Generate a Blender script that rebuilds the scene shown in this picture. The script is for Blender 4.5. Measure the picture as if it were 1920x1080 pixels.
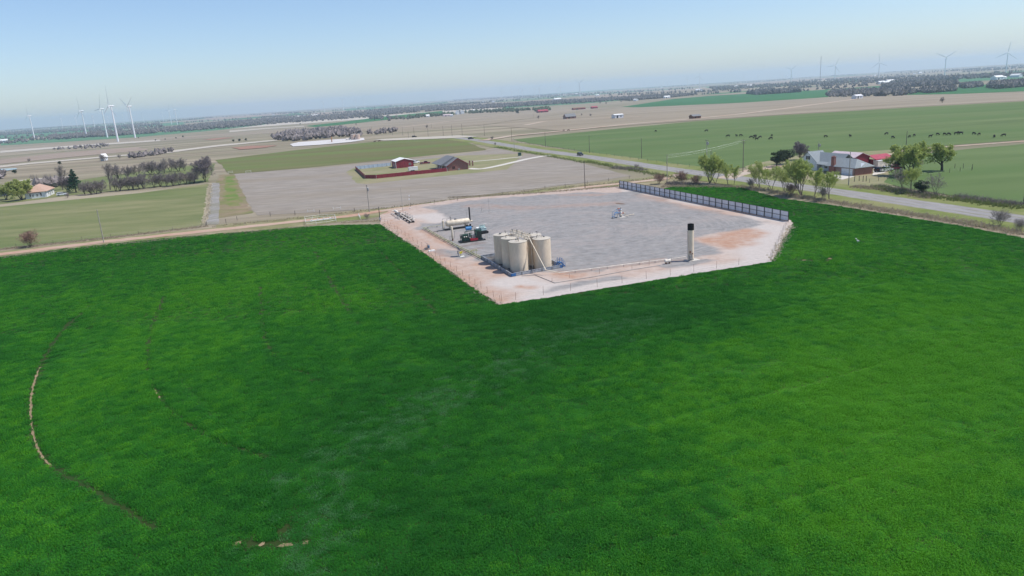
import bpy, bmesh, math, random
import numpy as np
from mathutils import Vector, Matrix, Euler
R_ = math.radians
for o in list(bpy.data.objects): bpy.data.objects.remove(o)
SC = bpy.context.scene
COL = SC.collection

# ------------------------------------------------------------------ camera, sky, sun, exposure
CAMH, PITCH, ROLL, FPX = 35.0, R_(15.15), R_(-3.75), 1349.0
cd = bpy.data.cameras.new('camera'); cam = bpy.data.objects.new('camera', cd); COL.objects.link(cam)
cd.sensor_width = 36; cd.lens = FPX/1920*36; cd.clip_end = 60000; cd.clip_start = 0.5
CM = Matrix.Rotation(math.pi/2-PITCH, 4, 'X') @ Matrix.Rotation(ROLL, 4, 'Z')
cam.matrix_world = Matrix.Translation((0, 0, CAMH)) @ CM
SC.camera = cam
SUN_EL, SUN_AZ = 59.0, 92.0        # azimuth measured from +Y towards +X
W = bpy.data.worlds.new('World'); SC.world = W; W.use_nodes = True
nt = W.node_tree; bg = nt.nodes['Background']
sky = nt.nodes.new('ShaderNodeTexSky'); sky.sky_type = 'NISHITA'; sky.sun_disc = False
sky.sun_elevation = R_(SUN_EL); sky.sun_rotation = R_(SUN_AZ)
sky.air_density = 1.0; sky.dust_density = 0.7; sky.ozone_density = 4.5; sky.altitude = 350
tint = nt.nodes.new('ShaderNodeMix'); tint.data_type = 'RGBA'; tint.blend_type = 'MULTIPLY'; tint.inputs[0].default_value = 1; tint.inputs[7].default_value = (.98, .985, 1.03, 1)
nt.links.new(sky.outputs[0], tint.inputs[6]); nt.links.new(tint.outputs[2], bg.inputs[0]); bg.inputs[1].default_value = 0.110
sd = bpy.data.lights.new('sun', 'SUN'); sd.energy = 3.5; sd.angle = R_(0.53); sd.color = (1, 0.945, 0.86)
sun = bpy.data.objects.new('sun', sd); COL.objects.link(sun)
sdir = Vector((math.sin(R_(SUN_AZ))*math.cos(R_(SUN_EL)), math.cos(R_(SUN_AZ))*math.cos(R_(SUN_EL)), math.sin(R_(SUN_EL))))
sun.rotation_euler = sdir.to_track_quat('Z', 'Y').to_euler()
sun.location = (0, 0, 200)
SC.view_settings.view_transform = 'Standard'; SC.view_settings.look = 'None'
SC.view_settings.exposure = 0.4; SC.view_settings.gamma = 1.0
SC.render.resolution_x = 1024; SC.render.resolution_y = 576
SC.render.engine = 'CYCLES'
SC.cycles.volume_bounces = 2

# ------------------------------------------------------------------ terrain and pixel -> ground
def sm(t):
    t = min(1.0, max(0.0, t)); return t*t*(3-2*t)
def hgt(x, y):
    r = math.hypot(x, y)
    if r < 520: return 0.0
    z = -17*sm((r-520)/1500)
    if r > 1300:
        k = sm((r-1300)/1800)
        z += k*(3.2*math.sin(x/870+1.0)*math.cos(y/730+.4)+2.0*math.sin((x+y)/1900))
        z -= 8*sm((r-4000)/11000)
    return z
M3 = CM.to_3x3()
def ray(px, py): return M3 @ Vector(((px-960)/FPX, -(py-540)/FPX, -1.0))
def P(px, py, z=None):
    d = ray(px, py)
    if d.z < -1e-5:
        t = -CAMH/d.z
        if z is not None: t = (z-CAMH)/d.z
        x, y = d.x*t, d.y*t
        if math.hypot(x, y) < 520 or z is not None: return Vector((x, y, z or 0.0))
    hl = math.hypot(d.x, d.y); s = 480.0; prev = s
    while s < 15500:
        x, y = d.x/hl*s, d.y/hl*s
        if CAMH+d.z/hl*s < hgt(x, y): break
        prev = s; s *= 1.01
    a, b = prev, min(s, 15500)
    for _ in range(24):
        m = (a+b)/2; x, y = d.x/hl*m, d.y/hl*m
        if CAMH+d.z/hl*m < hgt(x, y): b = m
        else: a = m
    return Vector((x, y, hgt(x, y)))
def proj(p):
    v = M3.transposed() @ (Vector(p)-Vector((0, 0, CAMH)))
    return 960+FPX*v.x/-v.z, 540-FPX*v.y/-v.z
TH = R_(19.5)                                  # the survey grid of the place is turned by this
GX, GY = Vector((math.cos(TH), math.sin(TH), 0)), Vector((-math.sin(TH), math.cos(TH), 0))
rnd = random.Random(7)
def V2(x, y): return Vector((x, y))

# ------------------------------------------------------------------ helpers: mesh builder, things
class MB:
    def __init__(s): s.v = []; s.f = []; s.m = []
    def add(s, vs, fs, mi=0):
        n = len(s.v); s.v += [tuple(v) for v in vs]
        for f in fs: s.f.append(tuple(i+n for i in f)); s.m.append(mi)
        return s
    def box(s, c, d, rz=0.0, mi=0, mat=None):
        x, y, z = d[0]/2, d[1]/2, d[2]/2
        vs = [Vector((a, b, e)) for e in (-z, z) for a, b in ((-x, -y), (x, -y), (x, y), (-x, y))]
        m = mat if mat else Matrix.Rotation(rz, 3, 'Z')
        return s.add([m @ v + Vector(c) for v in vs], [(3, 2, 1, 0), (4, 5, 6, 7), (0, 1, 5, 4), (1, 2, 6, 5), (2, 3, 7, 6), (3, 0, 4, 7)], mi)
    def bar(s, a, b, w, h=None, mi=0):
        a, b = Vector(a), Vector(b); h = h or w; d = b-a; L = d.length
        if L < 1e-6: return s
        q = d.to_track_quat('X', 'Z').to_matrix()
        return s.box((a+b)/2, (L, w, h), mi=mi, mat=q)
    def cyl(s, a, b, r0, r1=None, n=10, caps=True, mi=0):
        a, b = Vector(a), Vector(b); r1 = r0 if r1 is None else r1
        q = (b-a).to_track_quat('Z', 'Y').to_matrix()
        ring = [q @ Vector((math.cos(2*math.pi*i/n), math.sin(2*math.pi*i/n), 0)) for i in range(n)]
        vs = [a+r*r0 for r in ring]+[b+r*r1 for r in ring]
        fs = [(i, (i+1) % n, n+(i+1) % n, n+i) for i in range(n)]
        if caps: fs += [tuple(range(n-1, -1, -1)), tuple(range(n, 2*n))]
        return s.add(vs, fs, mi)
    def loft(s, axis_pts, radii, n=16, mi=0, caps=True):
        pts = [Vector(p) for p in axis_pts]; base = len(s.v); k = len(pts)
        q = (pts[-1]-pts[0]).to_track_quat('Z', 'Y').to_matrix()
        vs = []
        for p, r in zip(pts, radii):
            vs += [p+q @ Vector((math.cos(2*math.pi*i/n)*r, math.sin(2*math.pi*i/n)*r, 0)) for i in range(n)]
        fs = [(j*n+i, j*n+(i+1) % n, (j+1)*n+(i+1) % n, (j+1)*n+i) for j in range(k-1) for i in range(n)]
        if caps: fs += [tuple(range(n-1, -1, -1)), tuple(range((k-1)*n, k*n))]
        return s.add(vs, fs, mi)
    def tube(s, pts, r, n=8, mi=0):
        for a, b in zip(pts[:-1], pts[1:]): s.cyl(a, b, r, r, n, True, mi)
        return s
    def poly(s, pts, mi=0): return s.add(pts, [tuple(range(len(pts)))], mi)
    def prism(s, pts, dvec, mi=0):
        n = len(pts); d = Vector(dvec); a = [Vector(p) for p in pts]
        return s.add(a+[p+d for p in a], [tuple(range(n-1, -1, -1)), tuple(range(n, 2*n))]+[(i, (i+1) % n, n+(i+1) % n, n+i) for i in range(n)], mi)
    def mesh(s, name, mats, smooth=False):
        me = bpy.data.meshes.new(name); me.from_pydata(s.v, [], s.f)
        for m in (mats if isinstance(mats, (list, tuple)) else [mats]): me.materials.append(m)
        if max(s.m, default=0): me.polygons.foreach_set('material_index', s.m)
        if smooth:
            me.polygons.foreach_set('use_smooth', [True]*len(me.polygons)); me.set_sharp_from_angle(angle=R_(40))
        me.validate(); me.update()
        return me
    def build(s, name, mats, parent=None, smooth=False, fix=False):
        me = s.mesh(name, mats, smooth)
        if fix:
            bm = bmesh.new(); bm.from_mesh(me); bmesh.ops.recalc_face_normals(bm, faces=bm.faces); bm.to_mesh(me); bm.free()
        return link(name, me, parent)
def link(name, me, parent=None):
    o = bpy.data.objects.new(name, me); COL.objects.link(o)
    if parent is not None: o.parent = parent
    return o
def tag(o, label, cat, group=None):
    o['label'] = label; o['category'] = cat
    if group: o['group'] = group
    return o
def thing(name, label, cat, loc=(0, 0, 0), rz=0.0, group=None, s=1.0):
    o = bpy.data.objects.new(name, None); COL.objects.link(o)
    o.location = loc; o.rotation_euler = (0, 0, rz); o.scale = (s, s, s); o.empty_display_size = .2
    return tag(o, label, cat, group)
KIDS = {}
def kids(o): return [c for c in bpy.data.objects if c.parent == o]
def copy_thing(root, loc, rz=0.0, s=1.0, label=None, group=None, ks=None):
    r = root.copy(); COL.objects.link(r); r.location = loc; r.rotation_euler = (0, 0, rz); r.scale = (s, s, s) if not isinstance(s, tuple) else s
    if label: r['label'] = label
    if group: r['group'] = group
    def rec(src, dst):
        if src.name not in KIDS: KIDS[src.name] = list(src.children)
        for ch in KIDS[src.name]:
            c = ch.copy(); COL.objects.link(c); c.parent = dst; rec(ch, c)
    rec(root, r)
    return r

# ------------------------------------------------------------------ materials
def nd(nt, t, **k):
    n = nt.nodes.new(t)
    for a, b in k.items(): setattr(n, a, b)
    return n
def mat(name, col, rough=.8, metal=0.0, var=.12, scale=3.0, col2=None, bump=0.0, detail=4, rot=None, stretch=(1, 1, 1), obj=True, spec=.3, big=None):
    m = bpy.data.materials.new(name); m.use_nodes = True; nt = m.node_tree; b = nt.nodes['Principled BSDF']
    b.inputs['Roughness'].default_value = rough; b.inputs['Metallic'].default_value = metal
    b.inputs['Specular IOR Level'].default_value = spec
    if obj: src = nd(nt, 'ShaderNodeTexCoord').outputs['Object']
    else: src = nd(nt, 'ShaderNodeNewGeometry').outputs['Position']
    mp = nd(nt, 'ShaderNodeMapping'); nt.links.new(src, mp.inputs[0]); mp.inputs['Scale'].default_value = stretch
    if rot: mp.inputs['Rotation'].default_value = (0, 0, rot)
    n = nd(nt, 'ShaderNodeTexNoise'); n.inputs['Scale'].default_value = scale; n.inputs['Detail'].default_value = detail; n.inputs['Roughness'].default_value = .65
    nt.links.new(mp.outputs[0], n.inputs[0])
    c2 = col2 or tuple(min(1, c*(1+2.2*var)) for c in col); c1 = col if col2 else tuple(c*(1-2.2*var) for c in col)
    r = nd(nt, 'ShaderNodeValToRGB'); r.color_ramp.elements[0].position = .32; r.color_ramp.elements[1].position = .68
    r.color_ramp.elements[0].color = (*c1, 1); r.color_ramp.elements[1].color = (*c2, 1)
    nt.links.new(n.outputs['Fac'], r.inputs[0]); out = r.outputs[0]
    if big:                                        # a second, larger patchiness: (scale, colour, amount)
        n2 = nd(nt, 'ShaderNodeTexNoise'); n2.inputs['Scale'].default_value = big[0]; n2.inputs['Detail'].default_value = 5; nt.links.new(mp.outputs[0], n2.inputs[0])
        r2 = nd(nt, 'ShaderNodeValToRGB'); r2.color_ramp.elements[0].position = .42; r2.color_ramp.elements[1].position = .66
        r2.color_ramp.elements[0].color = (0, 0, 0, 1); r2.color_ramp.elements[1].color = (big[2],)*3+(1,)
        nt.links.new(n2.outputs['Fac'], r2.inputs[0])
        mx = nd(nt, 'ShaderNodeMix', data_type='RGBA'); nt.links.new(r2.outputs[0], mx.inputs[0]); nt.links.new(out, mx.inputs[6]); mx.inputs[7].default_value = (*big[1], 1); out = mx.outputs[2]
    nt.links.new(out, b.inputs['Base Color'])
    if bump:
        bp = nd(nt, 'ShaderNodeBump'); bp.inputs['Strength'].default_value = bump; bp.inputs['Distance'].default_value = .1
        nt.links.new(n.outputs['Fac'], bp.inputs['Height']); nt.links.new(bp.outputs[0], b.inputs['Normal'])
    return m
def leafmat(name, c1, c2, trans=.35):
    m = bpy.data.materials.new(name); m.use_nodes = True; nt = m.node_tree; b = nt.nodes['Principled BSDF']; out = nt.nodes['Material Output']
    g = nd(nt, 'ShaderNodeTexCoord'); n = nd(nt, 'ShaderNodeTexNoise'); n.inputs['Scale'].default_value = 1.3; n.inputs['Detail'].default_value = 5
    nt.links.new(g.outputs['Object'], n.inputs[0])
    r = nd(nt, 'ShaderNodeValToRGB'); r.color_ramp.elements[0].position = .35; r.color_ramp.elements[1].position = .65
    r.color_ramp.elements[0].color = (*c1, 1); r.color_ramp.elements[1].color = (*c2, 1); nt.links.new(n.outputs['Fac'], r.inputs[0])
    b.inputs['Roughness'].default_value = .7; b.inputs['Specular IOR Level'].default_value = .15; nt.links.new(r.outputs[0], b.inputs['Base Color'])
    t = nd(nt, 'ShaderNodeBsdfTranslucent'); nt.links.new(r.outputs[0], t.inputs[0]); mx = nd(nt, 'ShaderNodeMixShader'); mx.inputs[0].default_value = trans
    nt.links.new(b.outputs[0], mx.inputs[1]); nt.links.new(t.outputs[0], mx.inputs[2]); nt.links.new(mx.outputs[0], out.inputs[0])
    return m
M = {}
def field(name, c, c2, scale=.02, **k): M[name] = mat(name, c, .95, 0, .1, scale, c2, obj=False, spec=.1, **k)
field('dry_land', (.175, .145, .105), (.37, .32, .235), .012, big=(.0035, (.15, .15, .085), .7), rot=-TH, stretch=(.5, 3.2, 1), detail=9)
field('pasture_left', (.115, .145, .055), (.235, .225, .115), .035, big=(.012, (.105, .155, .045), .6), rot=-TH, stretch=(.6, 2.2, 1), detail=9, bump=.3)
field('pasture_right', (.09, .132, .047), (.142, .188, .075), .02, big=(.006, (.085, .145, .045), .7), rot=-TH, stretch=(.5, 2.4, 1), detail=9)
field('brown_green', (.115, .125, .045), (.16, .145, .07), .02, big=(.008, (.12, .2, .05), .6), rot=-TH, stretch=(.4, 2.2, 1), detail=8)
field('stubble', (.185, .162, .138), (.35, .315, .275), .22, big=(.02, (.24, .20, .15), .5), rot=-TH, stretch=(.35, 2.6, 1), detail=9, bump=.4)
field('verge', (.2, .18, .09), (.33, .28, .19), .25, big=(.05, (.12, .17, .04), .7), detail=9, bump=.5)
field('green_verge', (.12, .16, .04), (.2, .22, .08), .2, big=(.04, (.27, .24, .13), .6), detail=9, bump=.4)
field('yard', (.17, .19, .08), (.27, .25, .15), .1, big=(.03, (.3, .25, .17), .6), detail=8)
field('asphalt', (.24, .232, .228), (.30, .292, .288), .3, rot=-TH, stretch=(3, .08, 1), detail=7)
field('red_dirt', (.38, .21, .145), (.46, .32, .24), .25, big=(.03, (.46, .36, .29), .8), detail=9, bump=.3)
field('pale_dirt', (.38, .30, .23), (.48, .41, .34), .25, big=(.05, (.4, .26, .18), .6), detail=9)
field('lane_gravel', (.21, .20, .185), (.33, .315, .30), .3, detail=8, big=(.08, (.19, .18, .12), .6))
field('concrete', (.5, .47, .42), (.6, .57, .52), .3, detail=6)
field('bright_grass', (.09, .17, .03), (.16, .2, .06), .2, big=(.07, (.25, .19, .11), .8), detail=8)
field('worn', (.2, .16, .10), (.29, .22, .15), .2, big=(.06, (.15, .17, .06), .8), detail=9)
field('far_green', (.03, .12, .04), (.045, .15, .05), .004, detail=4)
field('worn_soil', (.2, .155, .09), (.3, .23, .14), .8, detail=6)
field('darksoil', (.13, .09, .07), (.2, .15, .12), .6, detail=6)
field('far_teal', (.06, .17, .08), (.1, .2, .11), .003, detail=5)
field('far_tan', (.22, .185, .135), (.32, .27, .205), .006, detail=7, rot=-TH, stretch=(.5, 2, 1))
field('far_pale', (.4, .36, .3), (.48, .44, .38), .004, detail=5)
field('far_brown', (.25, .19, .15), (.33, .27, .22), .004, detail=7)
field('red_soil', (.27, .14, .105), (.33, .21, .16), .03, detail=7)
field('white_pad', (.5, .48, .47), (.6, .58, .57), .05, detail=7)
M['pond'] = mat('pond', (.10, .16, .24), .08, 0, .1, .2, spec=.5)
M['tank'] = mat('tank_paint', (.74, .62, .475), .5, 0, .06, 1.1, big=(.6, (.6, .49, .37), .6), stretch=(1, 1, .35))
M['cream'] = mat('cream_paint', (.70, .61, .48), .5, 0, .07, 1.5, big=(.9, (.42, .34, .25), .5))
M['galv'] = mat('galvanised_steel', (.38, .40, .43), .5, .35, .12, 2.0)
M['steel'] = mat('grey_steel', (.30, .29, .28), .55, .4, .12, 3)
M['dark'] = mat('dark_steel', (.03, .03, .032), .55, .2, .2, 3)
M['soot'] = mat('soot', (.012, .011, .012), .9, 0, .2, 3)
M['blue'] = mat('blue_paint', (.035, .13, .32), .4, 0, .12, 2)
M['green'] = mat('dark_green_paint', (.03, .075, .055), .45, 0, .2, 2)
M['red'] = mat('red_paint', (.32, .02, .035), .4, 0, .15, 2)
M['yellow'] = mat('yellow_paint', (.72, .62, .06), .5, 0, .1, 2)
M['pipe_yellow'] = mat('pale_yellow_pipe', (.46, .44, .24), .5, .1, .12, 1.5)
M['white'] = mat('white_paint', (.78, .78, .76), .55, 0, .05, 1.5)
M['offwhite'] = mat('off_white_paint', (.7, .64, .56), .6, 0, .08, 1.5)
M['panel'] = mat('grey_screen_panel', (.72, .71, .73), .55, .1, .05, .7, stretch=(1, 1, .3))
M['rust'] = mat('rusty_steel', (.22, .12, .08), .85, .1, .25, 3)
M['wood'] = mat('weathered_pole_wood', (.17, .14, .115), .9, 0, .2, 2, stretch=(3, 3, .4))
M['paint_wood'] = mat('pale_pole_wood', (.36, .33, .29), .9, 0, .15, 2, stretch=(3, 3, .4))
M['brick'] = None
M['roof_grey'] = mat('grey_shingles', (.20, .205, .215), .9, 0, .12, 2.5, detail=8, bump=.3)
M['roof_green'] = mat('blue_grey_shingles', (.24, .27, .285), .9, 0, .1, 2.5, detail=8, bump=.3)
M['roof_tan'] = mat('tan_shingles', (.46, .31, .24), .9, 0, .1, 2, detail=8)
M['roof_red'] = mat('red_sheet_roof', (.38, .06, .085), .5, .1, .1, 1)
M['roof_pink'] = mat('sunbleached_roof', (.68, .55, .55), .45, .2, .06, 1)
M['siding'] = mat('white_siding', (.72, .74, .76), .6, 0, .05, 1.5)
M['redmetal'] = mat('barn_red_metal', (.26, .035, .05), .55, .1, .12, 1, stretch=(2, 2, .5))
M['glass'] = mat('dark_glass', (.02, .025, .03), .08, 0, .1, 2, spec=.6)
M['rubber'] = mat('tyre_rubber', (.015, .015, .015), .9)
M['carblack'] = mat('black_car_paint', (.012, .016, .022), .25, 0, .1, 2, spec=.6)
M['carwhite'] = mat('white_car_paint', (.75, .76, .78), .25, 0, .04, 2, spec=.6)
M['carred'] = mat('maroon_car_paint', (.22, .012, .045), .28, 0, .1, 2, spec=.6)
M['hide'] = mat('black_hide', (.012, .010, .009), .8, 0, .25, 4)
M['hide_brown'] = mat('brown_hide', (.09, .04, .025), .8, 0, .25, 4)
M['turbine'] = mat('turbine_white', (.78, .79, .80), .4, 0, .03, .2)
M['bark'] = mat('grey_bark', (.16, .135, .115), .95, 0, .25, 3)
M['bark_dark'] = mat('dark_bark', (.07, .06, .052), .95, 0, .25, 3)
M['twig'] = mat('grey_twigs', (.27, .235, .215), .95, 0, .2, 1)
M['twig_red'] = mat('reddish_twigs', (.27, .17, .135), .95, 0, .2, 1)
M['twig_purple'] = mat('purple_grey_twigs', (.22, .19, .195), .95, 0, .2, 1)
M['leaf'] = leafmat('spring_leaves', (.27, .35, .085), (.49, .55, .19), .45)
M['leaf_yellow'] = leafmat('yellow_green_leaves', (.32, .38, .11), (.52, .56, .22), .45)
M['needle'] = leafmat('juniper_foliage', (.018, .034, .018), (.04, .065, .032), .1)
M['pine'] = leafmat('pine_needles', (.015, .05, .028), (.03, .085, .045), .1)
M['tuft'] = leafmat('dry_weeds', (.34, .28, .19), (.5, .43, .32), .4)
M['tuft_green'] = leafmat('green_weeds', (.13, .18, .05), (.23, .26, .1), .4)
M['woods'] = mat('bare_wood_mass', (.125, .118, .112), .95, 0, .25, .05, obj=False)
M['woods_green'] = mat('greening_wood_mass', (.07, .095, .05), .95, 0, .25, .05, obj=False)
M['liner'] = mat('black_liner', (.05, .05, .052), .6, 0, .3, 1.0, big=(.5, (.3, .27, .24), .5))
M['slab'] = mat('pale_concrete', (.5, .47, .43), .9, 0, .1, 2)
M['mint'] = mat('pale_mint_paint', (.5, .62, .6), .45, 0, .06, 2)
M['blue_bright'] = mat('bright_blue_paint', (.05, .20, .42), .35, 0, .1, 2)
M['bluegrey'] = mat('blue_grey_plastic', (.12, .19, .28), .5, 0, .1, 2)
M['cells'] = mat('solar_cells', (.012, .018, .04), .12, 0, .2, 4, spec=.6)
M['redvalve'] = mat('red_valve_paint', (.5, .16, .1), .5, 0, .1, 2)
M['galv_blue'] = mat('pale_blue_sheet', (.45, .53, .62), .5, .1, .06, 1)
M['pinktank'] = mat('pinkish_tank_paint', (.56, .42, .34), .5, 0, .06, 1)
M['rustpaint'] = mat('orange_brown_paint', (.4, .2, .1), .6, 0, .1, 1)
M['carbluegrey'] = mat('blue_grey_car_paint', (.12, .14, .22), .3, 0, .06, 2, spec=.6)
M['straw'] = leafmat('straw', (.5, .43, .3), (.68, .6, .46), .45)
M['twig_pale'] = mat('pale_twigs', (.27, .23, .2), .95, 0, .2, 1)
M['twigmass'] = mat('bare_twig_mass', (.19, .165, .16), .95, 0, .3, .15, obj=False)
def brickmat():
    m = bpy.data.materials.new('red_brick'); m.use_nodes = True; nt = m.node_tree; b = nt.nodes['Principled BSDF']
    tc = nd(nt, 'ShaderNodeTexCoord'); mp = nd(nt, 'ShaderNodeMapping'); mp.inputs['Rotation'].default_value = (R_(90), 0, 0)
    nt.links.new(tc.outputs['Object'], mp.inputs[0])
    br = nd(nt, 'ShaderNodeTexBrick'); br.inputs['Scale'].default_value = 3; br.inputs['Color1'].default_value = (.21, .062, .05, 1); br.inputs['Color2'].default_value = (.30, .115, .09, 1)
    br.inputs['Mortar'].default_value = (.36, .28, .25, 1); br.inputs['Mortar Size'].default_value = .02; nt.links.new(mp.outputs[0], br.inputs[0])
    nt.links.new(br.outputs[0], b.inputs['Base Color']); b.inputs['Roughness'].default_value = .9
    return m
M['brick'] = brickmat()

# ------------------------------------------------------------------ sheets of ground
def inpoly(xs, ys, poly):
    ins = np.zeros(len(xs), bool); n = len(poly)
    for i in range(n):
        x0, y0 = poly[i][0], poly[i][1]; x1, y1 = poly[i-1][0], poly[i-1][1]
        c = ((y0 > ys) != (y1 > ys)) & (xs < (x1-x0)*(ys-y0)/((y1-y0) or 1e-9)+x0)
        ins ^= c
    return ins
def segdist(xs, ys, pts, closed=False):
    d = np.full(len(xs), 1e9); n = len(pts)
    for i in range(n if closed else n-1):
        a, b = pts[i], pts[(i+1) % n]; dx, dy = b[0]-a[0], b[1]-a[1]; L = dx*dx+dy*dy or 1e-9
        t = np.clip(((xs-a[0])*dx+(ys-a[1])*dy)/L, 0, 1)
        d = np.minimum(d, np.hypot(xs-a[0]-t*dx, ys-a[1]-t*dy))
    return d
def sdist(xs, ys, poly):
    d = segdist(xs, ys, poly, True); return np.where(inpoly(xs, ys, poly), d, -d)
_ng = np.random.default_rng(3).random((256, 256))
def vnoise(x, y, s):
    u = np.asarray(x)/s+500; v = np.asarray(y)/s+500; i = np.floor(u).astype(int); j = np.floor(v).astype(int); a = u-i; b = v-j
    a = a*a*(3-2*a); b = b*b*(3-2*b); g = lambda p, q: _ng[p % 256, q % 256]
    return (g(i, j)*(1-a)+g(i+1, j)*a)*(1-b)+(g(i, j+1)*(1-a)+g(i+1, j+1)*a)*b
def jitter(pts, step, amp, seed=1):
    r = random.Random(seed); out = []; n = len(pts)
    for i in range(n):
        a, b = Vector(pts[i][:2]), Vector(pts[(i+1) % n][:2]); L = (b-a).length; k = max(1, min(80, int(L/step)))
        nn = Vector((-(b-a).y, (b-a).x))/(L or 1)
        for j in range(k):
            p = a.lerp(b, j/k)+nn*(r.uniform(-amp, amp) if amp else 0); out.append((p.x, p.y))
    return out
def sheet(name, pts, z, m, step=6, amp=.0, cell=None, attrs=None, seed=1, label=None):
    """pts: world points of a polygon; laid z above the terrain"""
    pl = jitter(pts, step, amp, seed) if amp else [(p[0], p[1]) for p in pts]
    bm = bmesh.new(); bm.faces.new([bm.verts.new((x, y, 0)) for x, y in pl])
    bmesh.ops.triangulate(bm, faces=bm.faces[:])
    rmax = max(math.hypot(*p) for p in pl)
    if cell is None and rmax > 500: cell = max(15, rmax/45)
    if cell:
        x0, x1 = min(p[0] for p in pl), max(p[0] for p in pl); y0, y1 = min(p[1] for p in pl), max(p[1] for p in pl)
        for ax, a, b in ((0, x0, x1), (1, y0, y1)):
            k = a+cell
            while k < b:
                co = [0, 0, 0]; no = [0, 0, 0]; co[ax] = k; no[ax] = 1
                bmesh.ops.bisect_plane(bm, geom=bm.verts[:]+bm.edges[:]+bm.faces[:], dist=1e-4, plane_co=co, plane_no=no); k += cell
    for v in bm.verts: v.co.z = hgt(v.co.x, v.co.y)+z
    bmesh.ops.recalc_face_normals(bm, faces=bm.faces)
    if sum(f.normal.z*f.calc_area() for f in bm.faces) < 0: bmesh.ops.reverse_faces(bm, faces=bm.faces)
    me = bpy.data.meshes.new(name); bm.to_mesh(me); bm.free(); me.materials.append(m)
    if attrs:
        co = np.empty(len(me.vertices)*3); me.vertices.foreach_get('co', co); xs, ys = co[0::3], co[1::3]
        for an, fn in attrs.items():
            at = me.attributes.new(an, 'FLOAT', 'POINT'); at.data.foreach_set('value', np.asarray(fn(xs, ys), dtype=np.float32))
    o = link(name, me); o['kind'] = 'structure'
    return o
def px(*q): return [P(a, b) for a, b in q]
def band(pts, w0, w1=None):
    """polygon of a strip along a polyline"""
    w1 = w1 or w0; L, Rr = [], []; n = len(pts)
    for i, p in enumerate(pts):
        a = Vector(pts[max(0, i-1)][:2]); b = Vector(pts[min(n-1, i+1)][:2]); d = (b-a).normalized(); nn = Vector((-d.y, d.x)); w = w0+(w1-w0)*i/max(1, n-1)
        q = Vector(p[:2]); L.append(q+nn*w/2); Rr.append(q-nn*w/2)
    return L+Rr[::-1]
def smooth_line(pts, k=4):
    out = []; n = len(pts); pts = [Vector(p[:2]) for p in pts]
    for i in range(n-1):
        p0, p1, p2, p3 = pts[max(0, i-1)], pts[i], pts[i+1], pts[min(n-1, i+2)]
        for j in range(k):
            t = j/k; out.append(.5*((2*p1)+(p2-p0)*t+(2*p0-5*p1+4*p2-p3)*t*t+(3*p1-p0-3*p2+p3)*t**3))
    out.append(pts[-1]); return out

# the ground: one polar sheet out to the horizon
NA, rad = 300, [0.0]+[6*1.062**i for i in range(133)]
rad = [r for r in rad if r < 16000]
mb = MB(); mb.v.append((0, 0, -.05))
for r in rad[1:]:
    for k in range(NA):
        x, y = r*math.sin(2*math.pi*k/NA), r*math.cos(2*math.pi*k/NA); mb.v.append((x, y, hgt(x, y)-.05))
nr = len(rad)-1
for k in range(NA): mb.f.append((0, 1+(k+1) % NA, 1+k))
for j in range(nr-1):
    for k in range(NA):
        a = 1+j*NA+k; b = 1+j*NA+(k+1) % NA; mb.f.append((a, b, b+NA, a+NA))
mb.m = [0]*len(mb.f)
g = mb.build('ground', M['dry_land'], smooth=True); g['kind'] = 'structure'

# fields and roads -------------------------------------------------------------
PAD = px((713, 404), (730, 396), (790, 384), (860, 373), (1000, 362.5), (1100, 354), (1162, 350), (1300, 375), (1400, 396), (1480, 413), (1487, 419), (1478, 435), (1466, 455), (1456, 478), (1447, 491), (1380, 502), (1250, 522), (1100, 547), (935, 573), (880, 535), (800, 478), (713, 421))
ROADW = 7.6
r0 = P(1250, 317); rdir = (P(1800, 394)-P(960, 275)).normalized()
ROAD = [P(895, 263)-rdir*60, P(895, 263), P(960, 274), P(1000, 281), P(1100, 293.5), P(1250, 316.5), P(1590, 363), P(1700, 379.5), P(1800, 394), P(1920, 413)]
ROAD.append(ROAD[-1]+(ROAD[-1]-ROAD[-2]).normalized()*60)
DIRT = px((-160, 502), (0, 477), (200, 453), (400, 432), (560, 415), (650, 406), (713, 396), (800, 384), (900, 372.5), (1000, 364.5), (1100, 351), (1180, 343), (1240, 336), (1275, 327))
WHEAT = [P(-160, 512)+Vector((-10, -5, 0))]+px((0, 482), (150, 464), (300, 448), (450, 436), (580, 425), (640, 422), (713, 421), (800, 478), (880, 535), (935, 573), (1100, 547), (1250, 522), (1380, 502), (1447, 491), (1456, 478), (1466, 455), (1478, 435), (1487, 419), (1480, 413), (1400, 396.5), (1300, 376), (1235, 357), (1255, 351), (1290, 347), (1390, 352), (1460, 372), (1580, 388), (1700, 408), (1800, 424), (1920, 447))+[Vector((170, 60, 0)), Vector((140, -15, 0)), Vector((-140, -15, 0)), Vector((-260, 120, 0))]
sheet('pasture', px((-200, 425), (-60, 395), (0, 388), (120, 376), (260, 362), (388, 345), (394, 352), (388, 420), (330, 430), (150, 450), (0, 466), (-200, 490)), .004, M['pasture_left'], 8, .6, seed=2)
sheet('orchard_ground', px((-100, 385), (0, 383), (150, 364), (390, 341), (400, 320), (405, 306), (330, 312), (200, 330), (100, 345), (-100, 362)), .008, M['pasture_left'], 8, .8, seed=3)
sheet('pasture', px((405, 300), (432, 327), (600, 312), (760, 296), (912, 281), (885, 270), (860, 262), (800, 260), (700, 266), (560, 281)), .06, M['brown_green'], 10, .8, seed=4)
sheet('stubble_field', px((440, 326), (600, 314), (760, 299), (900, 284), (955, 272), (1000, 284), (1100, 308), (1185, 330), (1090, 343), (900, 366), (740, 389), (600, 398), (480, 404), (455, 360)), .030, M['stubble'], 8, .5, seed=5)
sheet('verge', band(DIRT[3:], 21, 19), .010, M['verge'], 5, 1.0, seed=6)
sheet('verge', band(DIRT[:5], 12), .013, M['verge'], 5, .8, seed=7)
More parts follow.
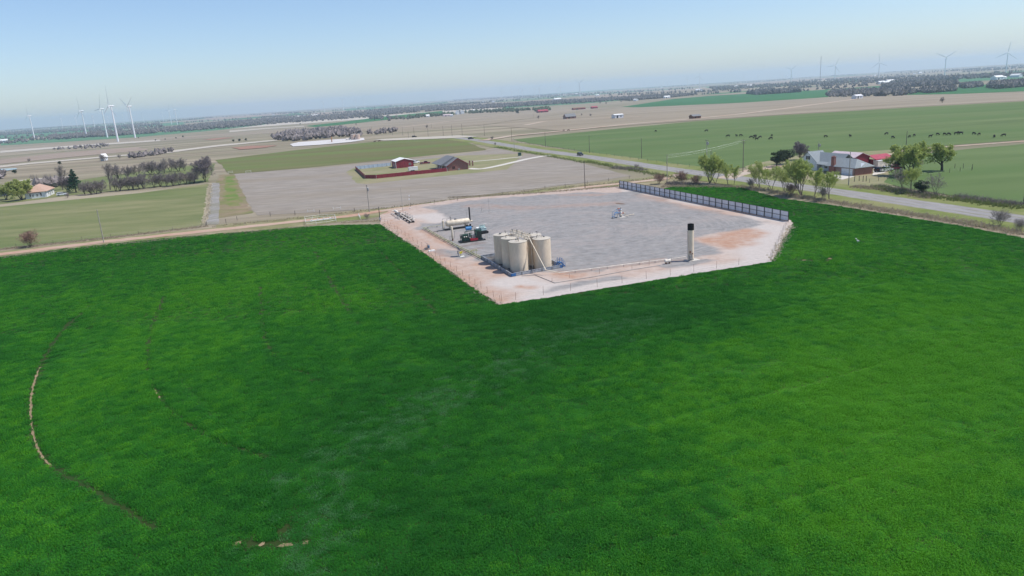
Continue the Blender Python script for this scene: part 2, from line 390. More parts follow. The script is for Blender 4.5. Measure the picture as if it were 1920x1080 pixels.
sheet('worn_strip', px((410, 328), (446, 327), (474, 400), (404, 410)), .016, M['worn'], 3, 1.3, seed=8)
sheet('green_lane', px((422, 331), (438, 331), (446, 360), (452, 385), (424, 388), (421, 360)), .018, M['bright_grass'], 2, 1.3, seed=88)
sheet('gravel_lane', px((396, 343), (412, 343), (411, 420), (386, 421)), .020, M['lane_gravel'], 8, .3, seed=9)
sheet('dry_strip', px((391, 344), (397, 343), (391, 405), (384, 421), (378, 421)), .024, M['straw'], 2, .6, seed=10)
sheet('house_yard', px((650, 322), (668, 314), (740, 305), (860, 292), (985, 288), (950, 318), (830, 330), (690, 345), (670, 344)), .036, M['yard'], 6, .7, seed=11)
sheet('pasture', px((962, 262), (1050, 252), (1180, 239), (1300, 228), (1450, 217), (1700, 202), (1920, 190), (2080, 181), (2080, 262), (1920, 262), (1750, 275), (1690, 281), (1500, 292), (1400, 314), (1345, 322), (1200, 300), (1000, 270)), .06, M['pasture_right'], 12, 1.0, seed=12)
sheet('farm_yard', px((1395, 312), (1500, 290), (1700, 280), (1745, 290), (1760, 322), (1700, 345), (1640, 352), (1600, 360), (1500, 342), (1400, 326)), .064, M['yard'], 6, .8, seed=13)
sheet('pasture', px((1680, 300), (1760, 285), (1920, 270), (2080, 262), (2080, 410), (1920, 388), (1800, 370), (1680, 350), (1660, 342)), .068, M['pasture_right'], 8, .8, seed=14)
sheet('verge', band(ROAD, 25), .072, M['green_verge'], 5, 1.0, seed=15)
sheet('road_shoulder', band(ROAD, ROADW+1.6), .076, M['lane_gravel'], 3, .25, seed=16)
sheet('paved_road', band(ROAD, ROADW), .080, M['asphalt'])
for k in (-1, 1):                                             # worn wheel lanes
    off = Vector((-rdir.y, rdir.x, 0))*k*1.75
    sheet('wheel_lane', band([p+off for p in ROAD], 1.1), .084, M['lane_gravel'], 4, .06, seed=40+k)
sheet('dirt_road', band(DIRT, 5.0, 4.6), .078, M['red_dirt'], 3, .35, seed=17)
sheet('dirt_road', band(DIRT[6:], 3.0), .088, M['pale_dirt'], 3, .3, seed=18)
sheet('driveway', band(smooth_line(px((879, 316), (900, 317), (925, 313), (960, 305), (995, 297), (1030, 291))), 4.0), .086, M['concrete'])
sheet('driveway', band(smooth_line(px((884, 303), (920, 300), (950, 297), (978, 294))), 2.4), .044, M['concrete'])
sheet('driveway', band(smooth_line(px((1360, 335), (1385, 327), (1420, 318), (1470, 310), (1520, 305))), 7), .086, M['pale_dirt'], 4, .3)
sheet('farm_apron', px((1640, 309), (1668, 308), (1676, 316), (1660, 324), (1636, 329)), .088, M['concrete'], 3, .2)
sheet('farm_apron', px((1562, 327), (1604, 331), (1580, 337), (1548, 333)), .088, M['concrete'], 3, .2)
sheet('farm_lane', band(px((1640, 295), (1700, 283), (1760, 276.5), (1920, 265), (2060, 256)), 3.4), .09, M['pale_dirt'], 5, .3)
sheet('section_road', band(px((905, 264), (960, 255), (1050, 246.5), (1180, 233), (1300, 223), (1390, 214), (1470, 204), (1560, 192), (1605, 186)), 11), .30, M['pale_dirt'], 10, .4)
sheet('farm_lane', band(px((690, 245), (760, 238), (840, 228), (905, 221), (985, 214)), 12), .30, M['pale_dirt'], 15, .6)
sheet('farm_lane', band(px((985, 235), (1020, 228), (1060, 224), (1150, 221), (1200, 219)), 9), .30, M['pale_dirt'], 15, .6)
sheet('well_pad', px((543, 271), (560, 267), (640, 261), (682, 259), (684, 263), (655, 267), (600, 272), (550, 275)), .32, M['white_pad'], 10, .5)
sheet('bare_soil', px((435, 277), (470, 274), (520, 273), (500, 277), (450, 281)), .32, M['red_soil'], 10, 1.0)
sheet('bare_soil', px((380, 262), (420, 258), (440, 258), (400, 263)), .32, M['red_soil'], 10, 1.0)
sheet('pond', px((-60, 322), (0, 317), (30, 315.5), (32, 318), (10, 321), (-60, 327)), .32, M['pond'], 8, .8)
# far fields
far = [('far_green', (1165, 200.5), (1260, 186), (1330, 180), (1450, 173), (1549, 168), (1553, 182), (1400, 192), (1290, 197), (1200, 201)),
       ('far_green', (1690, 178), (1740, 168), (1830, 160), (1920, 152), (2060, 144), (2060, 164), (1920, 171), (1800, 176)),
       ('far_tan', (900, 236), (1060, 214), (1200, 202), (1400, 193), (1560, 183), (1920, 173), (2060, 166), (2060, 180), (1920, 189), (1700, 201), (1300, 226), (1050, 245)),
       ('far_green', (575, 236), (640, 229), (720, 218.5), (830, 208), (832, 214), (740, 223), (640, 234), (590, 238.5)),
       ('far_tan', (640, 235), (740, 224), (900, 212), (1050, 204), (1170, 201), (1060, 213), (900, 235), (720, 249), (650, 243)),
       ('far_teal', (0, 266), (150, 258), (260, 251), (420, 238), (500, 230), (500, 233), (420, 243), (260, 257), (120, 266), (0, 273)),
       ('far_teal', (-60, 258), (100, 245), (250, 235), (340, 229), (350, 233), (250, 241), (90, 254), (-60, 266)),
       ('far_tan', (-60, 283), (100, 270), (260, 262), (420, 250), (560, 240), (560, 246), (420, 256), (260, 268), (100, 276), (-60, 291)),
       ('far_brown', (0, 300), (120, 286), (260, 276), (280, 281), (150, 293), (0, 308)),
       ('far_teal', (930, 199), (1080, 189), (1150, 185), (1240, 179), (1230, 183), (1100, 194), (950, 203)),
       ('far_teal', (1320, 163), (1500, 155), (1620, 148), (1640, 151), (1500, 160), (1340, 168)),
       ('far_brown', (1380, 158), (1540, 146), (1650, 141), (1640, 144), (1540, 151), (1390, 162)),
       ('far_tan', (840, 189), (960, 181), (1100, 174), (1100, 177), (960, 185), (840, 193)),
       ('far_brown', (380, 222), (520, 211), (560, 209), (540, 214), (400, 226)),
       ('far_tan', (700, 203), (830, 196), (832, 199), (760, 204), (700, 208)),
       ('far_tan', (1500, 167), (1700, 152), (1900, 141), (1900, 144), (1720, 156), (1520, 170)),
       ('far_teal', (1650, 158), (1800, 147), (1920, 140), (1920, 147), (1800, 154), (1680, 162)),
       ('far_tan', (90, 253), (200, 247), (230, 247), (140, 254)),
       ('far_brown', (560, 213), (680, 205), (700, 206), (600, 214)),
       ('far_teal', (640, 205), (730, 199), (730, 202), (650, 208))]
for i, f in enumerate(far): sheet('field', px(*f[1:]), 0.15+.005*i, M[f[0]], 60, 4, seed=50+i)

for i, q in enumerate([[(0, 283), (150, 272), (300, 262), (300, 264.5), (150, 275), (0, 287)], [(430, 245), (500, 240), (570, 236), (570, 237.5), (500, 242), (430, 248)], [(0, 311), (60, 305), (240, 290), (240, 292), (60, 308), (0, 315)], [(250, 292), (400, 273), (520, 262), (520, 264), (400, 276), (250, 296)], [(130, 331), (60, 336), (20, 341), (20, 343), (60, 339), (130, 333)], [(700, 262), (860, 254), (900, 256), (860, 259), (720, 264)]]):
    sheet('dry_band', px(*q), .27+.002*i, M['far_pale'], 15, 1.0, seed=300+i)
fr = random.Random(23)
for i in range(90):                                            # quarter sections out to the horizon
    r = 2600*math.exp(fr.uniform(0, 1.62)); a = R_(fr.uniform(-42, 42)); c = V2(r*math.sin(a), r*math.cos(a)); w, h = fr.uniform(300, 900)*(1+r/9000), fr.uniform(250, 700)*(1+r/9000)
    q = [c+GX.xy*sx*w/2+GY.xy*sy*h/2 for sx, sy in ((-1, -1), (1, -1), (1, 1), (-1, 1))]
    sheet('field', q, .05+.001*i, M[fr.choice(('far_teal', 'far_teal', 'far_tan', 'far_brown', 'far_green', 'dry_land', 'far_pale'))], 60, 4, seed=200+i)
# the gravel pad: masks give where gravel, red dirt and white caliche lie
def W2(q): return [(p.x, p.y) for p in px(*q)]
GRAV = W2([(798, 389), (850, 380), (930, 373), (1040, 365), (1110, 361), (1185, 360), (1250, 375), (1320, 391), (1400, 405), (1442, 417), (1400, 428), (1330, 441), (1300, 449), (1335, 462), (1372, 475), (1330, 482), (1230, 492), (1150, 502), (1075, 513), (1035, 509), (958, 512), (900, 488), (890, 480), (856, 487), (822, 478), (797, 466), (812, 462), (850, 470), (815, 445), (790, 430), (775, 415), (815, 418), (850, 412), (838, 404)])
GRAV2 = W2([(1010, 550), (1040, 538), (1100, 528), (1160, 518), (1180, 522), (1110, 535), (1030, 551)])
GRAV3 = W2([(1235, 500), (1262, 494), (1325, 487), (1340, 489), (1300, 497), (1252, 504)])
RED1 = W2([(1300, 449), (1400, 430), (1425, 438), (1420, 455), (1370, 467), (1330, 460)])
REDS = [W2([(725, 412), (800, 470), (880, 528), (935, 565)]), W2([(790, 432), (830, 455), (870, 472)]), W2([(890, 386), (980, 391), (1100, 385), (1150, 382)]), W2([(1050, 515), (1080, 517)]), W2([(975, 538), (1000, 541)]), W2([(720, 400), (760, 394)]), W2([(1200, 366), (1300, 389), (1380, 402)]), W2([(905, 497), (940, 516)]), W2([(1060, 366), (1120, 366)]), W2([(1080, 510), (1240, 489)])]
WHT = [W2([(1010, 558), (1200, 528), (1450, 486)]), W2([(1380, 415), (1460, 430), (1440, 480)]), W2([(960, 530), (1040, 545)]), W2([(1170, 356), (1300, 384), (1460, 416)]), W2([(740, 410), (800, 405), (830, 414)])]
STAIN = [W2([(868, 462), (905, 456)]), W2([(885, 469), (905, 465)])]
def g_fn(x, y):
    n = (vnoise(x, y, 9)-.5)*7+(vnoise(x, y, 2.5)-.5)*3
    d = np.maximum(np.maximum(sdist(x, y, GRAV), sdist(x, y, GRAV2)), sdist(x, y, GRAV3)+1)
    return np.clip((d+n*.55)/1.1+.5, 0, 1)
def r_fn(x, y):
    n = (vnoise(x, y, 6)-.5)*4
    v = np.clip((sdist(x, y, RED1)+n)/3+.5, 0, 1)
    for k, (s, w, a) in enumerate(zip(REDS, (3.5, 1.6, 4.5, 2.0, 1.5, 3, 3.5, 3, 3, 1.5), (.75, .8, .4, .9, .9, .7, .5, .6, .5, .4))):
        v = np.maximum(v, a*np.clip(1.2-(segdist(x, y, s)+n*.5)/w, 0, 1))
    return v*(.55+.9*(vnoise(x, y, 1.3)-.2))
def w_fn(x, y):
    v = 0*x; n = (vnoise(x, y, 7)-.5)*5
    for s, w in zip(WHT, (4, 7, 5, 2, 5)): v = np.maximum(v, np.clip(1.3-(segdist(x, y, s)+n)/w, 0, 1))
    return v
def s_fn(x, y):
    v = 0*x
    for s in STAIN: v = np.maximum(v, np.clip(1-(segdist(x, y, s)+(vnoise(x, y, 1)-.5)*1.4)/1.3, 0, 1))
    return v*.7
def padmat():
    m = bpy.data.materials.new('pad_surface'); m.use_nodes = True; nt = m.node_tree; b = nt.nodes['Principled BSDF']; b.inputs['Roughness'].default_value = .95; b.inputs['Specular IOR Level'].default_value = .1
    pos = nd(nt, 'ShaderNodeNewGeometry').outputs['Position']
    def noise(sc, det=6, src=pos):
        n = nd(nt, 'ShaderNodeTexNoise'); n.inputs['Scale'].default_value = sc; n.inputs['Detail'].default_value = det; n.inputs['Roughness'].default_value = .7; nt.links.new(src, n.inputs[0]); return n.outputs['Fac']
    def ramp(f, c1, c2, a=.35, e=.65):
        r = nd(nt, 'ShaderNodeValToRGB'); r.color_ramp.elements[0].position = a; r.color_ramp.elements[1].position = e; r.color_ramp.elements[0].color = (*c1, 1); r.color_ramp.elements[1].color = (*c2, 1); nt.links.new(f, r.inputs[0]); return r.outputs[0]
    def mix(f, a, c):
        x = nd(nt, 'ShaderNodeMix', data_type='RGBA'); nt.links.new(f, x.inputs[0]); nt.links.new(a, x.inputs[6])
        nt.links.new(c, x.inputs[7]); return x.outputs[2]
    def attr(n): a = nd(nt, 'ShaderNodeAttribute'); a.attribute_name = n; return a.outputs['Fac']
    def edge(f, sc, amt):
        # break a mask up with fine noise
        a = nd(nt, 'ShaderNodeMath', operation='MULTIPLY_ADD'); nt.links.new(noise(sc), a.inputs[0]); a.inputs[1].default_value = amt; nt.links.new(f, a.inputs[2])
        s = nd(nt, 'ShaderNodeMath', operation='SUBTRACT'); nt.links.new(a.outputs[0], s.inputs[0]); s.inputs[1].default_value = amt*.5; s.use_clamp = True; return s.outputs[0]
    # streaks left by a grader and by truck tyres: arcs round the turning area
    c = P(1120, 430); vm = nd(nt, 'ShaderNodeVectorMath', operation='SUBTRACT'); nt.links.new(pos, vm.inputs[0]); vm.inputs[1].default_value = (c.x-6, c.y, 0)
    ln = nd(nt, 'ShaderNodeVectorMath', operation='LENGTH'); nt.links.new(vm.outputs[0], ln.inputs[0])
    cmb = nd(nt, 'ShaderNodeCombineXYZ'); nt.links.new(ln.outputs['Value'], cmb.inputs[0]); mm = nd(nt, 'ShaderNodeMath', operation='MULTIPLY'); mm.inputs[1].default_value = 9; nt.links.new(noise(.03, 4), mm.inputs[0]); nt.links.new(mm.outputs[0], cmb.inputs[1])
    arcs = noise(1.1, 5, cmb.outputs[0])
    cal = ramp(noise(.35), (.39, .295, .245), (.48, .395, .345)); cal = mix(edge(attr('white'), .8, .7), cal, ramp(noise(1.2), (.44, .395, .365), (.51, .465, .435)))
    gr = ramp(noise(.45, 9), (.165, .163, .163), (.30, .296, .292), .3, .7); gr = mix(ramp(arcs, (0, 0, 0), (.7, .7, .7), .46, .66), gr, ramp(noise(2), (.30, .285, .275), (.36, .34, .325)))
    gr = mix(ramp(noise(.05, 5), (0, 0, 0), (.75, .75, .75), .48, .68), gr, ramp(noise(1), (.31, .27, .25), (.36, .32, .30)))
    col = mix(edge(attr('gravel'), 1.0, .9), cal, gr)
    col = mix(edge(attr('red'), 1.2, .5), col, ramp(noise(.7), (.36, .205, .14), (.43, .29, .215)))
    col = mix(attr('stain'), col, ramp(noise(1.2), (.17, .12, .11), (.25, .2, .18)))
    nt.links.new(col, b.inputs['Base Color'])
    bp = nd(nt, 'ShaderNodeBump'); bp.inputs['Strength'].default_value = .35; bp.inputs['Distance'].default_value = .06; nt.links.new(noise(2.5, 8), bp.inputs['Height']); nt.links.new(bp.outputs[0], b.inputs['Normal'])
    return m
sheet('gravel_pad', PAD, .10, padmat(), 1.2, .3, cell=.9, attrs=dict(gravel=g_fn, red=r_fn, white=w_fn, stain=s_fn), seed=20)
sheet('dirt_patch', px((1152, 381), (1160, 380.8), (1168, 381.8), (1174, 383.6), (1166, 384), (1156, 383)), .104, M['darksoil'], 1, .1)

# the wheat field: a sheet and the plants standing on it ----------------------------------
TRACKS = [smooth_line(W2(q)) for q in ([(292, 995), (200, 935), (110, 885), (75, 850), (60, 800), (60, 740), (75, 690), (110, 630), (155, 588)],
          [(500, 860), (400, 825), (330, 780), (295, 740), (278, 700), (280, 640), (290, 600), (306, 560)],
          [(600, 718), (530, 680), (500, 640), (490, 590), (487, 540)],
          [(670, 610), (640, 560), (615, 520), (590, 470)], [(820, 590), (780, 545), (740, 500), (690, 450)])]
TRK_W = [.5, .36, .34, .31, .3]
LINES = [smooth_line(W2(q)) for q in ([(960, 1075), (1150, 1035), (1330, 990), (1500, 940), (1700, 870), (1920, 800)], [(960, 985), (1200, 935), (1500, 870), (1700, 800)], [(1050, 840), (1300, 780), (1600, 700), (1850, 620)], [(1000, 680), (1200, 640), (1500, 570), (1700, 520)], [(1100, 720), (1350, 660), (1650, 590)],
         [(0, 930), (150, 1010), (300, 1070)], [(330, 700), (420, 800), (560, 870), (700, 890)], [(1490, 487), (1560, 493), (1700, 515), (1900, 555)], [(900, 640), (1100, 615), (1400, 560)])]
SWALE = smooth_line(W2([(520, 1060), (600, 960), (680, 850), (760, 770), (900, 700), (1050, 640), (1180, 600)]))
BARE = [W2(q) for q in ([(445, 1020), (490, 1022), (535, 1022), (575, 1020)], [(535, 1000), (545, 985)], [(1553, 492), (1558, 478)], [(1490, 488), (1530, 490)])]
YEL = [(P(1500, 470), 14), (P(1640, 720), 22), (P(1880, 700), 26), (P(440, 540), 14), (P(640, 560), 14), (P(120, 740), 7), (P(1780, 560), 20), (P(1700, 950), 14)]
def wheat_tint(x, y):
    t = .44+(vnoise(x, y, 28)-.5)*.35+(vnoise(x, y, 9)-.5)*.2+(vnoise(x, y, 2.2)-.5)*.3+.3*(streak(x, y)-.5)
    t = t-.34*np.exp(-(np.maximum(0, segdist(x, y, SWALE)-2)/11)**2)-.22*np.exp(-((x-18)**2+(y-112)**2)/(22**2))  # darker beside the swale: lush wheat, plus slope shading put into the tint
    for c, r in YEL: t = t+.32*np.exp(-((x-c.x)**2+(y-c.y)**2)/(r*r))
    return t
def streak(x, y):      # passes of the drill, worked round the pad
    d = segdist(x, y, [(p.x, p.y) for p in PAD], True); return .6*vnoise(d, (x-y)*.05, 1.1)+.4*vnoise(d, (x+y)*.03, 3.1)
def lodge(x, y):      # how far the wheat lies flat in the wet swale
    d = segdist(x, y, SWALE); return np.clip(.55-d/6.0+(vnoise(x*.5+y, y-x, 1.1)-.5)*2.2+(vnoise(x, y, 8)-.5)*1.8, 0, 1)*(d < 14)
def wheatmat(name, sheet_):
    m = bpy.data.materials.new(name); m.use_nodes = True; nt = m.node_tree; b = nt.nodes['Principled BSDF']; out = nt.nodes['Material Output']
    def attr(n):
        a = nd(nt, 'ShaderNodeAttribute'); a.attribute_name = n
        if not sheet_: a.attribute_type = 'INSTANCER'
        return a.outputs['Fac']
    f = attr('tint')
    if sheet_:
        n = nd(nt, 'ShaderNodeTexNoise'); n.inputs['Scale'].default_value = 2.5; n.inputs['Detail'].default_value = 7; nt.links.new(nd(nt, 'ShaderNodeNewGeometry').outputs['Position'], n.inputs[0])
        a = nd(nt, 'ShaderNodeMath', operation='MULTIPLY_ADD'); nt.links.new(n.outputs['Fac'], a.inputs[0]); a.inputs[1].default_value = .8; nt.links.new(f, a.inputs[2])
        s = nd(nt, 'ShaderNodeMath', operation='SUBTRACT'); nt.links.new(a.outputs[0], s.inputs[0]); s.inputs[1].default_value = .4; f = s.outputs[0]
        bp = nd(nt, 'ShaderNodeBump'); bp.inputs['Strength'].default_value = .6; bp.inputs['Distance'].default_value = .15; nt.links.new(n.outputs['Fac'], bp.inputs['Height']); nt.links.new(bp.outputs[0], b.inputs['Normal'])
    r = nd(nt, 'ShaderNodeValToRGB'); e = r.color_ramp.elements; e[0].position = .05; e[1].position = .95
    e[0].color = (.022, .15, .018, 1) if not sheet_ else (.03, .05, .014, 1); e[1].color = (.105, .355, .018, 1) if not sheet_ else (.05, .075, .022, 1); k = e.new(.5); k.color = (.044, .245, .02, 1) if not sheet_ else (.03, .06, .016, 1)
    nt.links.new(f, r.inputs[0]); col = r.outputs[0]
    mx = nd(nt, 'ShaderNodeMix', data_type='RGBA'); nt.links.new(attr('pale'), mx.inputs[0]); nt.links.new(col, mx.inputs[6]); mx.inputs[7].default_value = (.085, .23, .085, 1); col = mx.outputs[2]
    if sheet_:
        mx = nd(nt, 'ShaderNodeMix', data_type='RGBA'); nt.links.new(attr('bare'), mx.inputs[0]); nt.links.new(col, mx.inputs[6]); mx.inputs[7].default_value = (.32, .24, .13, 1); col = mx.outputs[2]
    nt.links.new(col, b.inputs['Base Color']); b.inputs['Roughness'].default_value = .55 if not sheet_ else .9; b.inputs['Specular IOR Level'].default_value = .1 if not sheet_ else .05
    if not sheet_:
        t = nd(nt, 'ShaderNodeBsdfTranslucent'); nt.links.new(col, t.inputs[0]); ms = nd(nt, 'ShaderNodeMixShader'); ms.inputs[0].default_value = .35
        nt.links.new(b.outputs[0], ms.inputs[1]); nt.links.new(t.outputs[0], ms.inputs[2]); nt.links.new(ms.outputs[0], out.inputs[0])
    return m
def bare(x, y):
    v = 0*x
    for t, w in zip(TRACKS, TRK_W): v = np.maximum(v, np.clip(1.3-segdist(x, y, t)/w, 0, 1)*(vnoise(x, y, 3) > (.25 if w < .5 else -1)))
    for t in BARE: v = np.maximum(v, np.clip(1.3-(segdist(x, y, t)+(vnoise(x, y, .8)-.5))/.5, 0, 1))
    return v
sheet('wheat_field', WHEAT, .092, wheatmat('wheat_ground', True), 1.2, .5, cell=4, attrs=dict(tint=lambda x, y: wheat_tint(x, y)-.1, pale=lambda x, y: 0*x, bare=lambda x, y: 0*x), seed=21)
for i, (t, w) in enumerate(zip((TRACKS[0][9:25], TRACKS[1][11:16]), (.24, .16))):
    sheet('wheel_track', band(t, w), .096, M['worn_soil'], .6, .1, seed=70+i)

for i, q in enumerate([(446, 1021, .35), (492, 1022, .25), (536, 1024, .7), (573, 1021, .3), (1556, 486, .35), (1508, 489, .5)]):
    c = P(q[0], q[1]); w = q[2]; sheet('bare_spot', [c+Vector((-w, -.2, 0)), c+Vector((-.2*w, -.35, 0)), c+Vector((w, -.15, 0)), c+Vector((.6*w, .3, 0)), c+Vector((-.5*w, .25, 0))], .15, M['worn_soil'], .3, .08, seed=90+i)
# wheat plants: clumps of blades
def blade_clump(n, rad_, h, seed, lean):
    r = random.Random(seed); mb = MB()
    for _ in range(n):
        a = r.uniform(0, 6.283); d = rad_*math.sqrt(r.random()); x, y = d*math.cos(a), d*math.sin(a)
        t = r.uniform(0, 6.283); hh = h*r.uniform(.65, 1.15); l = lean*r.uniform(.4, 1.4); w = r.uniform(.016, .03)*2
        dx, dy = math.cos(t), math.sin(t); sx, sy = -dy*w/2, dx*w/2
        mid = (x+dx*l*hh*.35, y+dy*l*hh*.35, hh*.65); tip = (x+dx*l*hh, y+dy*l*hh, hh*(1-.35*min(1, l)))
        mb.add([(x-sx, y-sy, 0), (x+sx, y+sy, 0), (mid[0]+sx, mid[1]+sy, mid[2]), (mid[0]-sx, mid[1]-sy, mid[2]), tip], [(0, 1, 2, 3), (3, 2, 4)])
    return mb.mesh('wheat_clump', [M['wheatleaf']])
M['wheatleaf'] = wheatmat('wheat_leaves', False)
rg = np.random.default_rng(11)
def scatter():
    X, Y = [], []
    for (y0, y1, dens) in ((25, 75, 5.0), (75, 120, 4.0), (120, 180, 2.2), (180, 250, 1.2)):
        w0, w1 = -1.05*y1-25, .95*y1+25
        g_ = 1/math.sqrt(dens); x, y = np.meshgrid(np.arange(w0, w1, g_), np.arange(y0, y1, g_)); x = x.ravel()+rg.uniform(-.6, .6, x.size)*g_; y = y.ravel()+rg.uniform(-.6, .6, y.size)*g_
        k = inpoly(x, y, [(p.x, p.y) for p in WHEAT]) & (x > -.86*y-14) & (x < .78*y+14); X.append(x[k]); Y.append(y[k])
    x, y = np.concatenate(X), np.concatenate(Y)
    edge_ = segdist(x, y, [(p.x, p.y) for p in WHEAT], True)
    k = (bare(x, y) < .3) & (edge_ > .4); x, y = x[k], y[k]
    return x, y
wx, wy = scatter()
hgtv = .75+(streak(wx, wy)-.5)*.55+(vnoise(wx, wy, 4)-.5)*.45+(vnoise(wx, wy, 1.1)-.5)*.75+(vnoise(wx, wy, 17)-.5)*.3
for l in LINES: hgtv = hgtv*(1-.7*np.clip(1.2-segdist(wx, wy, l)/.5, 0, 1))
dpad = segdist(wx, wy, [(p.x, p.y) for p in PAD], True); hgtv = hgtv*(1-.38*(np.abs((dpad % 9.2)-4.6+(vnoise(wx, wy, 30)-.5)*2) < .3)*(vnoise(wx, wy, 22) > .42))
ld = lodge(wx, wy); hgtv = hgtv*(1-.3*ld)
me = bpy.data.meshes.new('wheat_plants'); me.vertices.add(len(wx)); co = np.zeros(len(wx)*3, np.float32); co[0::3] = wx; co[1::3] = wy; co[2::3] = .09
me.vertices.foreach_set('co', co)
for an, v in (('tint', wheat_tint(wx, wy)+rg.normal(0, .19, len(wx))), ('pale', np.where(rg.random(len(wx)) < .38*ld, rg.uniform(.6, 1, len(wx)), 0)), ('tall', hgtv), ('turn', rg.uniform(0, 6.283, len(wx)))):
    at = me.attributes.new(an, 'FLOAT', 'POINT'); at.data.foreach_set('value', np.asarray(v, np.float32))
wheat = link('wheat_plants', me); wheat['kind'] = 'stuff'
clump_me = blade_clump(70, .55, .30, 5, .55)
def clump_nodes():
    g = bpy.data.node_groups.new('plant_wheat', 'GeometryNodeTree')
    g.interface.new_socket('Geometry', in_out='INPUT', socket_type='NodeSocketGeometry'); g.interface.new_socket('Geometry', in_out='OUTPUT', socket_type='NodeSocketGeometry')
    gi, go = g.nodes.new('NodeGroupInput'), g.nodes.new('NodeGroupOutput')
    src = bpy.data.objects.new('wheat_clump', clump_me)
    oi = g.nodes.new('GeometryNodeObjectInfo'); oi.inputs[0].default_value = src; oi.inputs['As Instance'].default_value = True
    mp = g.nodes.new('GeometryNodeMeshToPoints'); g.links.new(gi.outputs[0], mp.inputs[0])
    ip = g.nodes.new('GeometryNodeInstanceOnPoints'); g.links.new(mp.outputs[0], ip.inputs['Points']); g.links.new(oi.outputs['Geometry'], ip.inputs['Instance'])
    def na(n): a = g.nodes.new('GeometryNodeInputNamedAttribute'); a.data_type = 'FLOAT'; a.inputs[0].default_value = n; return a.outputs[0]
    c = g.nodes.new('ShaderNodeCombineXYZ'); g.links.new(na('turn'), c.inputs[2]); g.links.new(c.outputs[0], ip.inputs['Rotation'])
    c = g.nodes.new('ShaderNodeCombineXYZ'); c.inputs[0].default_value = 1; c.inputs[1].default_value = 1; g.links.new(na('tall'), c.inputs[2]); g.links.new(c.outputs[0], ip.inputs['Scale'])
    g.links.new(ip.outputs[0], go.inputs[0]); return g
mod = wheat.modifiers.new('plants', 'NODES'); mod.node_group = clump_nodes()

# ================================================================== the well site
# five storage tanks
def make_tank(loc, label, group):
    t = thing('storage_tank', label, 'tank', loc, rnd.uniform(0, 6.28), group)
    s = MB(); s.loft([(0, 0, .1), (0, 0, 6.1)], [1.83, 1.83], 40); s.build('shell', M['tank'], t, True)
    s = MB(); s.loft([(0, 0, 6.1), (0, 0, 6.13), (0, 0, 6.36)], [1.87, 1.87, .12], 40); s.build('roof', M['tank_roof'], t, True)
    s = MB(); s.loft([(0, 0, 0), (0, 0, .1)], [1.95, 1.95], 32); s.build('base_ring', M['steel'], t)
    s = MB(); s.cyl((.6, 0, 6.25), (.6, 0, 6.55), .22, n=14); s.build('thief_hatch', M['steel'], t, True)
    s = MB(); s.tube([(-.9, .3, 6.2), (-.9, .3, 6.75), (-.6, .3, 6.75)], .05); s.build('vent_pipe', M['dark'], t)
    for z in (2.1, 4.1):
        s = MB(); s.loft([(0, 0, z-.012), (0, 0, z+.012)], [1.838, 1.838], 40, caps=False); s.build('weld_seam', M['tank'], t, True)
    s = MB(); s.box((1.86, 0, .75), (.08, .6, .8)); s.build('manway', M['tank'], t)
    return t
M['tank_roof'] = mat('pale_tank_roof', (.52, .47, .39), .5, 0, .06, 1.2)
TZ = .1
tl = [Vector((1.75, 142.0, TZ)), Vector((.2, 146.1, TZ)), Vector((-1.4, 150.3, TZ))]
tr = [Vector((6.6, 143.5, TZ)), Vector((5.0, 147.7, TZ))]
make_tank(tl[0], 'beige tank at the near corner of the containment wall, thin rod slanting down it', 'beige tanks in the containment')
make_tank(tl[1], 'beige storage tank standing in the middle of the row of three', 'beige tanks in the containment')
make_tank(tl[2], 'beige storage tank at the pipeline end of the row of three', 'beige tanks in the containment')
make_tank(tr[0], 'beige storage tank with a slanting vent pipe passing its side', 'beige tanks in the containment')
make_tank(tr[1], 'beige tank mostly shaded behind the tank with the slanting pipe', 'beige tanks in the containment')
# containment wall
CW = [Vector((.1, 137.3, TZ)), Vector((10.4, 142.0, TZ)), Vector((4.0, 160.2, TZ)), Vector((-6.3, 155.6, TZ))]
cw = thing('containment_wall', 'low grey steel containment wall boxed around the beige tanks', 'wall', (0, 0, 0))
for i in range(4):
    a, b = CW[i], CW[(i+1) % 4]; L = (b-a).length; n = max(2, round(L/2.1)); d = (b-a)/n; u = d.normalized(); nn = Vector((u.y, -u.x, 0))
    for k in range(n):
        p, q = a+d*k+u*.06, a+d*(k+1)-u*.06
        s = MB(); s.bar(p+Vector((0, 0, .34)), q+Vector((0, 0, .34)), .05, .62); s.bar(p+Vector((0, 0, .26))+nn*.03, q+Vector((0, 0, .26))+nn*.03, .05, .06); s.build('panel', M['galv'], cw)
    for k in range(n):
        p = a+d*k; s = MB(); s.box((p.x+nn.x*.07, p.y+nn.y*.07, TZ+.33), (.12, .12, .66), TH); s.build('post', M['steel'] if k else M['blue'], cw)
    s = MB(); s.bar(a+Vector((0, 0, .68)), b+Vector((0, 0, .68)), .16, .06); s.build('top_rail', M['galv'], cw)
s = MB(); s.poly([CW[0]+Vector((.2, .3, .03)), CW[1]+Vector((-.3, .1, .03)), CW[2]+Vector((-.2, -.3, .03)), CW[3]+Vector((.3, -.1, .03))]); s.build('liner', M['liner'], cw)
for c, dx in ((CW[0], GX), (CW[1], -GX)):
    s = MB(); s.bar(c+Vector((0, 0, .36))+GY*.5, c+Vector((0, 0, .36))-dx*.02, .14, .6); s.bar(c+Vector((0, 0, .36)), c+dx*.9+Vector((0, 0, .36)), .14, .6); s.build('corner_plate', M['blue'], cw)
